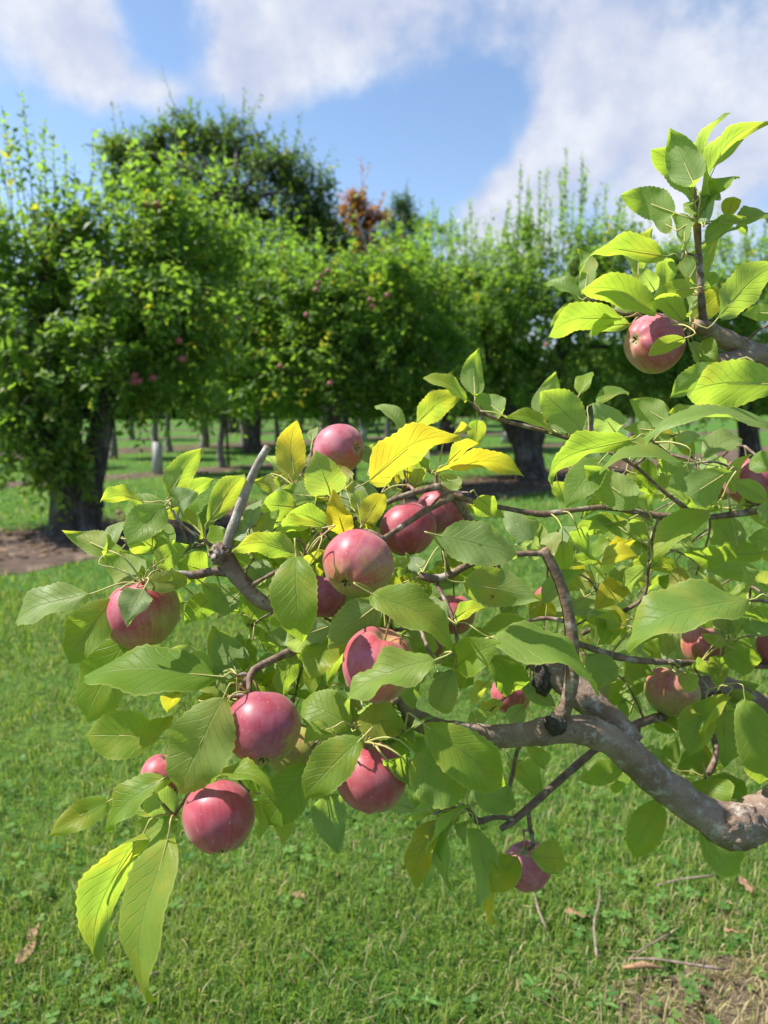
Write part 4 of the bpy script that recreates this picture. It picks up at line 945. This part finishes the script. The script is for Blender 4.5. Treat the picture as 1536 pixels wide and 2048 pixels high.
(1170,582,1162,500,38,'L',90,{}), (1275,566,1299,460,54,'L',87,{Y:.25}), (1310,582,1280,538,38,'U',86,{Pl:.4}), (1330,576,1332,512,44,'L',85,{}), (1375,562,1432,478,74,'L',89,{Y:.35}), (1185,578,1163,545,48,'L',89,{}), (1312,626,1163,575,60,'L',79,{Y:.05,'arch':.12,'dz':.0}), (1390,576,1305,592,42,'L',82,{Y:.05,'arch':.12}),
(1366,642,1303,597,42,'L',81,{}), (1160,597,1090,565,30,'U',90,{Pl:.2}), (1242,636,1095,670,52,'L',86,{Y:.05,'arch':.13,'dz':.0}), (1256,648,1175,668,44,'L',88,{Y:.05}), (1280,617,1220,608,38,'U',88,{}), (1370,676,1296,709,34,'L',77,{Y:.1}), (1380,632,1375,568,32,'L',84,{}), (1385,642,1446,578,48,'L',88,{Y:.6}), (1400,582,1432,543,32,'L',86,{}),
(1436,636,1546,528,74,'L',78,{Y:.05,'dz':.0}), (1548,627,1486,628,32,'L',80,{Y:.05}), (1380,690,1398,740,22,'U',82,{Pl:.2}), (1395,690,1432,722,54,'U',86,{}),
]
for L_ in LEAVES:
    kw = dict(L_[7])
    if 'yel' not in kw: kw['yel'] = max(0, rng.gauss(.07, .09))
    if 'pale' not in kw and rng.random() < .4: kw['pale'] = rng.uniform(.03, .18)
    if 'brn' not in kw and rng.random() < .45: kw['brn'] = rng.uniform(.1, .45)
    px_leaf(*L_[:7], **kw)
# fruit that stays in view: the packed leaves keep off it
FRUIT = [(678, 900, 60, 95), (815, 1058, 62, 90), (882, 1020, 58, 95), (714, 1128, 75, 72), (756, 1328, 80, 68), (588, 1502, 58, 76), (1406, 1294, 52, 104), (1342, 1383, 58, 100), (1172, 1372, 50, 104), (1022, 1390, 45, 106), (908, 1228, 45, 88), (1055, 910, 60, 1300), (1306, 686, 65, 86), (282, 1228, 60, 76)]
def clear_of_fruit(x0, y0, x1, y1, d):
    for fx, fy, fr, fd in FRUIT:
        if d < fd+4 and any(math.hypot(x0+(x1-x0)*t-fx, y0+(y1-y0)*t-fy) < fr+16 for t in (0, .35, .7, 1)): return False
    return True
def fill_leaf(x0, y0, x1, y1, w_, side, d, **kw):
    if clear_of_fruit(x0, y0, x1, y1, d): px_leaf(x0, y0, x1, y1, w_, side, d, **kw)
# smaller leaves filling the inside of the sprays, behind the ones set above
for k, (sx, sy, sd) in enumerate(SPURS):
    if sx > 1540 or (sx > 1370 and sy < 720) or sy > 1560: continue
    nn = 6 if 480 < sx < 960 else 5
    if sx < 470 : nn = 2
    if sy < 900: nn = 1
    for i in range(nn):
        a = rng.uniform(0, 6.28); r = rng.uniform(48, 92)
        ox, oy = math.cos(a), math.sin(a)*.8
        if sy < 900: oy = abs(oy)
        q = rng.random()
        fill_leaf(sx+ox*20, sy+oy*20, sx+ox*(20+r), sy+oy*(20+r), rng.uniform(26, 56), rng.choice('UL'), sd*100+rng.uniform(4, 13), yel=.7 if q < .08 else max(0, rng.gauss(.06, .12)), pale=rng.uniform(.5, .9) if q > .75 else 0., brn=.4 if q < .12 else 0.)

# leaves packed between the apples
for (n_, x0, x1, y0, y1, da, db_) in [(84, 480, 1000, 955, 1310, 79, 96), (34, 380, 800, 1340, 1540, 75, 87), (24, 1000, 1400, 1000, 1340, 86, 100), (16, 180, 460, 1060, 1260, 79, 86)]:
    for k in range(n_):
        x, y = rng.uniform(x0, x1), rng.uniform(y0, y1)
        a = rng.uniform(0, 6.28); r = rng.uniform(50, 95); q = rng.random()
        fill_leaf(x, y, x+math.cos(a)*r, y+math.sin(a)*r*.8, rng.uniform(30, 62), rng.choice('ULL'), rng.uniform(da, db_), yel=rng.uniform(.4, .9) if q < .14 else max(0, rng.gauss(.08, .1)), pale=rng.uniform(.3, .8) if q > .82 else 0., brn=.45 if q < .1 or .5 < q < .62 else 0.)
# loose sprays deeper inside the tree, on the right
for k in range(46):
    x, y = rng.uniform(1090, 1530), rng.uniform(930, 1340)
    a = rng.uniform(0, 6.28); r = rng.uniform(50, 85)
    fill_leaf(x, y, x+math.cos(a)*r, y+math.sin(a)*r*.8, rng.uniform(26, 54), rng.choice('ULL'), rng.uniform(98, 122), yel=.6 if rng.random() < .07 else max(0, rng.gauss(.06, .1)), pale=rng.uniform(.4, .8) if rng.random() < .2 else 0.)
# the rest of this tree, beyond the right edge of the view
far_nodes = [q for q in NODES if (q[0]-CAM).dot(RT)/max(.1, (q[0]-CAM).dot(FW))*FPX+768 > 1590 and q[0].z > .7]
for k in range(130):
    q = rng.choice(far_nodes)[0]
    o_ = V((rng.gauss(0, 1), rng.gauss(0, 1), rng.gauss(.3, .8))).normalized()
    B = q+o_*rng.uniform(.04, .16); dv = (o_+V((rng.gauss(0, .4), rng.gauss(0, .4), -.1))).normalized()
    if (B-CAM).dot(RT)/max(.1, (B-CAM).dot(FW))*FPX+768 < 1640: continue
    make_leaf(B, B+dv*rng.uniform(.06, .095), V((rng.gauss(0, .4), rng.gauss(0, .4), 1)), rng.uniform(.034, .05), max(0, rng.gauss(.06, .15)), 0., 0., rng.uniform(.05, .15), rng.uniform(.2, .6), .04, rng.uniform(-.6, .6))
# ------------------------------------------------------------------ apples
def apple_geo(nu=40, nv=26, seed=0):
    r0 = random.Random(seed); ph = [r0.random()*6.28 for _ in range(4)]
    vs, fs = [], []
    prof = []
    for i in range(nv+1):
        t = i/nv*math.pi
        # radius and height of an apple section, stem at the top
        rr = math.sin(t)
        z = math.cos(t)*.96
        z -= .36*math.exp(-(rr/.27)**2) if t < math.pi/2 else 0
        z += .15*math.exp(-(rr/.17)**2) if t >= math.pi/2 else 0
        rr *= 1+.05*math.cos(t)
        prof.append((rr, z))
    for i, (rr, z) in enumerate(prof):
        for j in range(nu):
            a = 6.28318*j/nu
            lob_ = .020*math.cos(5*a+ph[0])*(1 if z < 0 else .5)*min(1, rr*2)
            k = 1+lob_+.035*math.cos(a+ph[1])+.028*math.cos(2*a+ph[2])
            vs.append(V((rr*k*math.cos(a), rr*k*math.sin(a), z+(.06*math.cos(5*a+ph[0])*math.exp(-((rr-.42)/.2)**2)*(.5 if z > 0 else -.45))+.06*rr*math.cos(a+ph[3]))))
    for i in range(nv):
        for j in range(nu):
            j2 = (j+1) % nu
            fs.append((i*nu+j, (i+1)*nu+j, (i+1)*nu+j2, i*nu+j2))
    return vs, fs
APV = [apple_geo(seed=s) for s in range(4)]
def sepals():
    vs, fs = [], []
    for k in range(5):
        a = 6.283*k/5; c, s = math.cos(a), math.sin(a)
        n = len(vs)
        vs += [V((.03*c-.035*s, .03*s+.035*c, -.655)), V((.03*c+.035*s, .03*s-.035*c, -.655)), V((.12*c, .12*s, -.72)), V((.085*c-.05*s, .085*s+.05*c, -.685)), V((.085*c+.05*s, .085*s-.05*c, -.685)), V((.17*c, .17*s, -.79))]
        fs += [(n, n+1, n+4, n+3), (n+3, n+4, n+5)]
    n = len(vs)
    vs += [V((.10*math.cos(6.283*i/10), .10*math.sin(6.283*i/10), -.655)) for i in range(10)]; fs.append(tuple(range(n, n+10)))
    return vs, fs
SEP = sepals(); SEP = ([V((v.x*.9, v.y*.9, v.z*.72-.352)) for v in SEP[0]], SEP[1])
def apple(px, py, diam, d, cal, red, dark, label, stem_to=None, group='ripe apples on the foremost branch'):
    """cal: direction of the flower end (right, up, towards viewer)"""
    c = P(px, py, d); R = diam*d/FPX/2
    ax = -(RT*cal[0]+UP*cal[1]-FW*cal[2]).normalized()          # towards the stem
    bl = (SUND*.7-FW*.6); bx = (bl-ax*bl.dot(ax)).normalized(); by = ax.cross(bx)
    mt = Matrix((bx, by, ax)).transposed()
    k = rng.randrange(4)
    vs, fs = APV[k]
    root = empty('apple', c); tag(root, label, 'apple', group)
    root.rotation_mode = 'QUATERNION'; root.rotation_quaternion = mt.to_quaternion()
    me = bpy.data.meshes.new('body')
    me.from_pydata([v*R for v in vs], [], fs); me.materials.append(M['apple']); me.polygons.foreach_set('use_smooth', [True]*len(fs))
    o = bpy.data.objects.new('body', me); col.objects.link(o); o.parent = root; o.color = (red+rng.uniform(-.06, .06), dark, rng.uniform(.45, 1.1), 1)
    sub = o.modifiers.new('smooth', 'SUBSURF'); sub.levels = 1; sub.render_levels = 1
    me = bpy.data.meshes.new('calyx'); me.from_pydata([v*R for v in SEP[0]], [], SEP[1]); me.materials.append(M['calyx'])
    o = bpy.data.objects.new('calyx', me); col.objects.link(o); o.parent = root
    s0 = c+ax*R*.46; s1 = c+ax*R*.95
    tgt = P(*stem_to) if stem_to else None
    if tgt is None or (tgt-s1).length > .05:
        q = nearest(s1+ax*.012)
        if (q[0]-s1).length > .03: link_twig(s1+ax*.016, .0022); q = nearest(s1+ax*.016)
        tgt = q[0]
    pp, ra = spline([s0, s1, s1.lerp(tgt, .6)+ax*.002, tgt], [.0011, .0011, .0013, .0019], .006)
    im = mt.inverted()
    v2, f2 = tube_geo([im @ (p-c) for p in pp], ra, 7)
    me = bpy.data.meshes.new('stem'); me.from_pydata(v2, [], f2); me.materials.append(M['stem']); me.polygons.foreach_set('use_smooth', [True]*len(f2))
    o = bpy.data.objects.new('stem', me); col.objects.link(o); o.parent = root
    return root
APPLES = [
 (678,900,104,.95,(.80,.05,.60),.55,.0,'topmost pink apple of the cluster, its flower end turned right'),
 (815,1058,112,.90,(.1,-.95,.25),.55,.1,'pink apple crossed by a thin diagonal twig'),
 (882,1020,100,.95,(.1,-.95,.1),.6,.35,'darker red apple behind the fork of thin twigs'),
 (714,1128,142,.72,(-.31,-.50,.80),.52,.05,'large pink red apple at the centre, flower end facing the viewer'),
 (648,1192,92,.80,(0,-1,.1),.65,.6,'shaded red apple tucked below left of the large central one'),
 (756,1328,152,.68,(-.25,-.93,-.15),.42,.0,'bright red apple with green shoulder above the crinkled leaf'),
 (282,1228,146,.76,(.2,-.9,.1),.42,.05,'apple half hidden by leaves at the far left'),
 (524,1456,150,.68,(.16,-.72,.66),.62,.5,'purple red apple with dark flower end, left of the lower centre'),
 (437,1632,146,.67,(.25,-.80,.52),.58,.15,'dull red apple hanging lowest at the left'),
 (588,1502,112,.76,(.2,-.95,.1),-.35,.0,'green apple behind the purple red one'),
 (740,1553,142,.70,(.1,-.97,.15),.60,.25,'red apple under the main limb beside a bright folded leaf'),
 (328,1553,90,.80,(-.2,-.95,.1),.5,.0,'small pink apple behind the long pointed leaf at the left'),
 (396,1530,72,.83,(0,-1,0),.6,.6,'dark shaded apple above the lowest left one'),
 (1055,1732,96,.95,(.1,-1,.1),.62,.25,'red apple hanging lowest of all above the grass, among spotted leaves'),
 (1306,686,120,.86,(-.82,.0,.50),.68,.0,'pink apple at the foot of the upright shoot'),
 (1406,1294,90,1.04,(0,-1,.15),.22,.0,'pale pink green apple, upper of the right hand pair'),
 (1342,1383,104,1.0,(-.1,-1,.1),.18,.0,'round pink green apple, lower of the right hand pair'),
 (1172,1372,96,1.04,(.1,-1,.1),-.18,.0,'yellowish apple behind the upright cut stub'),
 (1022,1390,80,1.06,(0,-1,.1),.45,.0,'pink apple behind the grey limb at lower centre'),
 (1100,1206,72,1.12,(-.1,-.5,.85),.35,.3,'small shaded orange apple left of the cut stub'),
 (908,1228,86,.88,(0,-1,.1),.4,.1,'pink apple peeping out between leaves right of centre'),
 (1500,962,104,1.0,(.1,-1,.1),.5,.3,'shaded red apple at the right edge above the thin twig'),
 (1442,966,70,1.06,(-.1,-1,.1),.35,.1,'small apple beside the shaded one at the right edge'),
 (672,1092,84,.88,(0,-1,.1),.5,.4,'apple mostly covered by the large central one'),
 (846,1284,86,.83,(0,-1,.1),.6,.6,'dark apple in shade right of the bright red one'),
 (1566,1292,96,1.0,(0,-1,.1),.6,.2,'apple cut by the right edge of the view'),
]
for a in APPLES: apple(*a)

# apples on the trees behind and one lying under the left tree
def small_apple(px, py, d, R, colr, label, group, pos=None, hang=True):
    c = P(px, py, d) if pos is None else pos
    vs, fs = SAP
    root = empty('apple', c); tag(root, label, 'apple', group)
    me = bpy.data.meshes.new('body'); me.from_pydata([v*R for v in vs], [], fs); me.materials.append(M['apple']); me.polygons.foreach_set('use_smooth', [True]*len(fs))
    o = bpy.data.objects.new('body', me); col.objects.link(o); o.parent = root; o.color = (*colr, .7, 1)
    v2, f2 = tube_geo([V((0, 0, R*.4)), V((.004, 0, R*1.2)), V((.012, .02, R*2.3))], [.0018, .0018, .003], 5)
    me = bpy.data.meshes.new('stem'); me.from_pydata(v2, [], f2); me.materials.append(M['stem'])
    o = bpy.data.objects.new('stem', me); col.objects.link(o); o.parent = root
SAP = apple_geo(14, 10, 2)
GL, GM, GR = 'apples in the left tree', 'apples in the middle tree', 'apples in the right tree'
for px, py, dd, lb, gr in [
 (292, 408, d1-.2, 'left one of two dark apples high in the left tree', GL), (314, 410, d1-.2, 'right one of two dark apples high in the left tree', GL), (268, 751, d1-.45, 'topmost of three red apples clustered low in the left tree', GL), (266, 764, d1-.45, 'lower left of three red apples clustered low in the left tree', GL), (278, 763, d1-.42, 'lower right of three red apples clustered low in the left tree', GL),
 (306, 756, d1-.4, 'single red apple just right of the low cluster of three', GL), (357, 682, d1-.4, 'upper red apple by the yellowing leaves of the left tree', GL), (364, 718, d1-.4, 'lower red apple by the yellowing leaves of the left tree', GL), (476, 637, d1+.2, 'pinkish apple at the right margin of the left tree', GL),
 (640, 552, d2-.9, 'uppermost apple of the string high in the middle tree', GM), (637, 566, d2-.9, 'second apple of the string high in the middle tree', GM), (632, 580, d2-.9, 'lowest apple of the string high in the middle tree', GM), (656, 542, d2-.9, 'apple right of the string high in the middle tree', GM), (740, 600, d2-.8, 'upper apple of the pair right in the middle tree', GM), (745, 613, d2-.8, 'lower apple of the pair right in the middle tree', GM), (774, 591, d2-.7, 'single apple right of the pair in the middle tree', GM),
 (613, 630, d2-1.0, 'single dark apple at the heart of the middle tree', GM), (660, 767, d2-1.0, 'single bright apple low in the middle tree', GM), (560, 733, d2-.8, 'red apple low at the left of the middle tree', GM), (867, 712, d3-1.4, 'upper apple of the pink pair left in the right tree', GR), (868, 722, d3-1.4, 'lower apple of the pink pair left in the right tree', GR), (912, 738, d3-1.4, 'dull red apple right of the pink pair in the right tree', GR), (1092, 690, d3-1.5, 'faint red apple at the heart of the right tree', GR), (1490, 530, d4-1.2, 'small dark red apple in the tree at the right edge', 'apples in the right edge tree')]:
    small_apple(px, py, dd, .040, (.75, .25), lb, gr)
for i, (px, py) in enumerate([(420, 775), (432, 790), (455, 770), (470, 785), (425, 810), (440, 815), (528, 825), (545, 822), (580, 830), (592, 818), (515, 800), (565, 790), (610, 800), (640, 790)]):
    small_apple(px, py, dep(G(447, 938))-.5 if px < 500 else dep(G(490, 893))-.6, .045, (.25, 0), 'tiny orange pink apple on the young trees of the far rows', 'apples on the young trees')
fa = G(238, 1030); fa.z = .032
small_apple(0, 0, 0, .035, (.8, .3), 'fallen red apple lying on the grass right of the left trunk', None, pos=fa)

# ------------------------------------------------------------------ things lying in the grass
def stick(px0, px1, rad, label, name='fallen_twig', bow=.03):
    a, b = G(*px0), G(*px1); a.z = b.z = .035
    n = V((-(b-a).y, (b-a).x, 0)).normalized()
    m1, m2 = a.lerp(b, .35)+n*bow*(b-a).length, a.lerp(b, .7)-n*bow*.4*(b-a).length
    m1.z = .045; m2.z = .04
    pp, ra = spline([a, m1, m2, b], [rad, rad*.95, rad*.8, rad*.5], .02)
    vs, fs = tube_geo(pp, ra, 7, .2, nscale=50)
    o = mesh_obj(name, vs, fs, M['stick'], None, a); tag(o, label, 'twig', 'twigs in the grass')
stick((1192, 1938), (1196, 1780), .0036, 'grey twig standing out upright below the lowest apple')
stick((1092, 1880), (1056, 1785), .0030, 'pale bent twig just left below the lowest apple')
stick((1445, 1962), (1255, 1940), .0040, 'long dark twig lying level at the lower right')
stick((1335, 1890), (1255, 1945), .0026, 'thin twig slanting up from the long dark one')
stick((1430, 1770), (1310, 1792), .0028, 'thin grey twig under the knotty limb')
stick((318, 1972), (285, 1984), .003, 'short twig beside the tip of the longest hanging leaf')
ch = G(1284, 1962); ch.z = .04
vs, fs = tube_geo([ch+V((-.055, 0, 0)), ch+V((0, .004, .006)), ch+V((.06, -.004, 0))], [.003, .008, .002], 6, .3, nscale=60)
o = mesh_obj('wood_chip', vs, fs, M['cut'], None, ch); tag(o, 'pale split wood chip below the long dark twig', 'wood chip')

def dry_leaf(px, py, L, label):
    c = G(px, py); c.z = .030
    a = rng.uniform(0, 6.28); A = V((math.cos(a), math.sin(a), .15)).normalized()
    v, f, uv, *_ = leaf_geo(c-A*L/2, c+A*L/2, V((rng.uniform(-.4, .4), rng.uniform(-.4, .4), 1)), L*.55, -.12, .7, .09, rng.random()*6, .7)
    o = mesh_obj('fallen_leaf', v, f, M['litter'], None, c); tag(o, label, 'dead leaf', 'fallen brown leaves in the grass')
for px, py, L, lb in [(1153, 1842, .075, 'curled orange brown leaf right below the lowest apple'), (1490, 1783, .07, 'brown leaf at the right below the knotty limb'), (1402, 1813, .05, 'small brown leaf under the knotty limb'), (1465, 1878, .05, 'pale brown leaf at the lower right edge'),
                      (55, 1920, .08, 'brown leaf at the lower left edge'), (70, 1880, .06, 'smaller leaf just above the brown one at the lower left'), (598, 1806, .05, 'pale leaf in the grass at bottom centre')]:
    dry_leaf(px, py, L, lb)

M['weed'] = mat_plain('weed_leaf', (.06, .16, .03), (.11, .225, .045), .5, 40, .001)
def weed(px, py, n, L, label, lobed=True):
    c = G(px, py); root = empty('dandelion', c); tag(root, label, 'weed', 'broad leaved weeds in the lawn')
    a0 = rng.random()*6
    for k in range(n):
        a = a0+6.283*k/n+rng.uniform(-.3, .3); l = L*rng.uniform(.35, .85); el = rng.uniform(.15, .8)
        dv = V((math.cos(a)*math.cos(el), math.sin(a)*math.cos(el), math.sin(el))); sd = V((-math.sin(a), math.cos(a), 0)); up = sd.cross(dv)*-1
        vs, fs = [], []
        N = 12
        for i in range(N+1):
            t = i/N; wv = l*.13*(.35+1.1*t)*(1-t**6)*(1 if i % 2 == 0 or not lobed else .55)+.001
            ctr = c+dv*(l*t)+V((0, 0, -.55*l*t*t*math.sin(el)+.012))
            vs += [ctr+sd*wv+V((0, 0, .15*wv)), ctr, ctr-sd*wv+V((0, 0, .15*wv))]
        for i in range(N):
            for j in range(2): fs.append((i*3+j, i*3+j+1, i*3+j+4, i*3+j+3))
        mesh_obj('leaf', vs, fs, M['weed'], root, c)
for i, (px, py, n, L, lb) in enumerate([(850, 2010, 7, .08, 'bushy dandelion at the bottom edge right of centre'), (1070, 1985, 7, .07, 'dandelion with toothed leaves left of the long dark twig'), (1370, 1800, 6, .07, 'leafy weed under the knotty limb'),
     (1290, 1860, 6, .06, 'leafy weed right of the upright grey twig'), (1205, 2015, 6, .07, 'dandelion at the bottom edge below the wood chip')]):
    weed(px, py, n, L, lb, i % 3 != 2)
print('leaves', NLEAF)
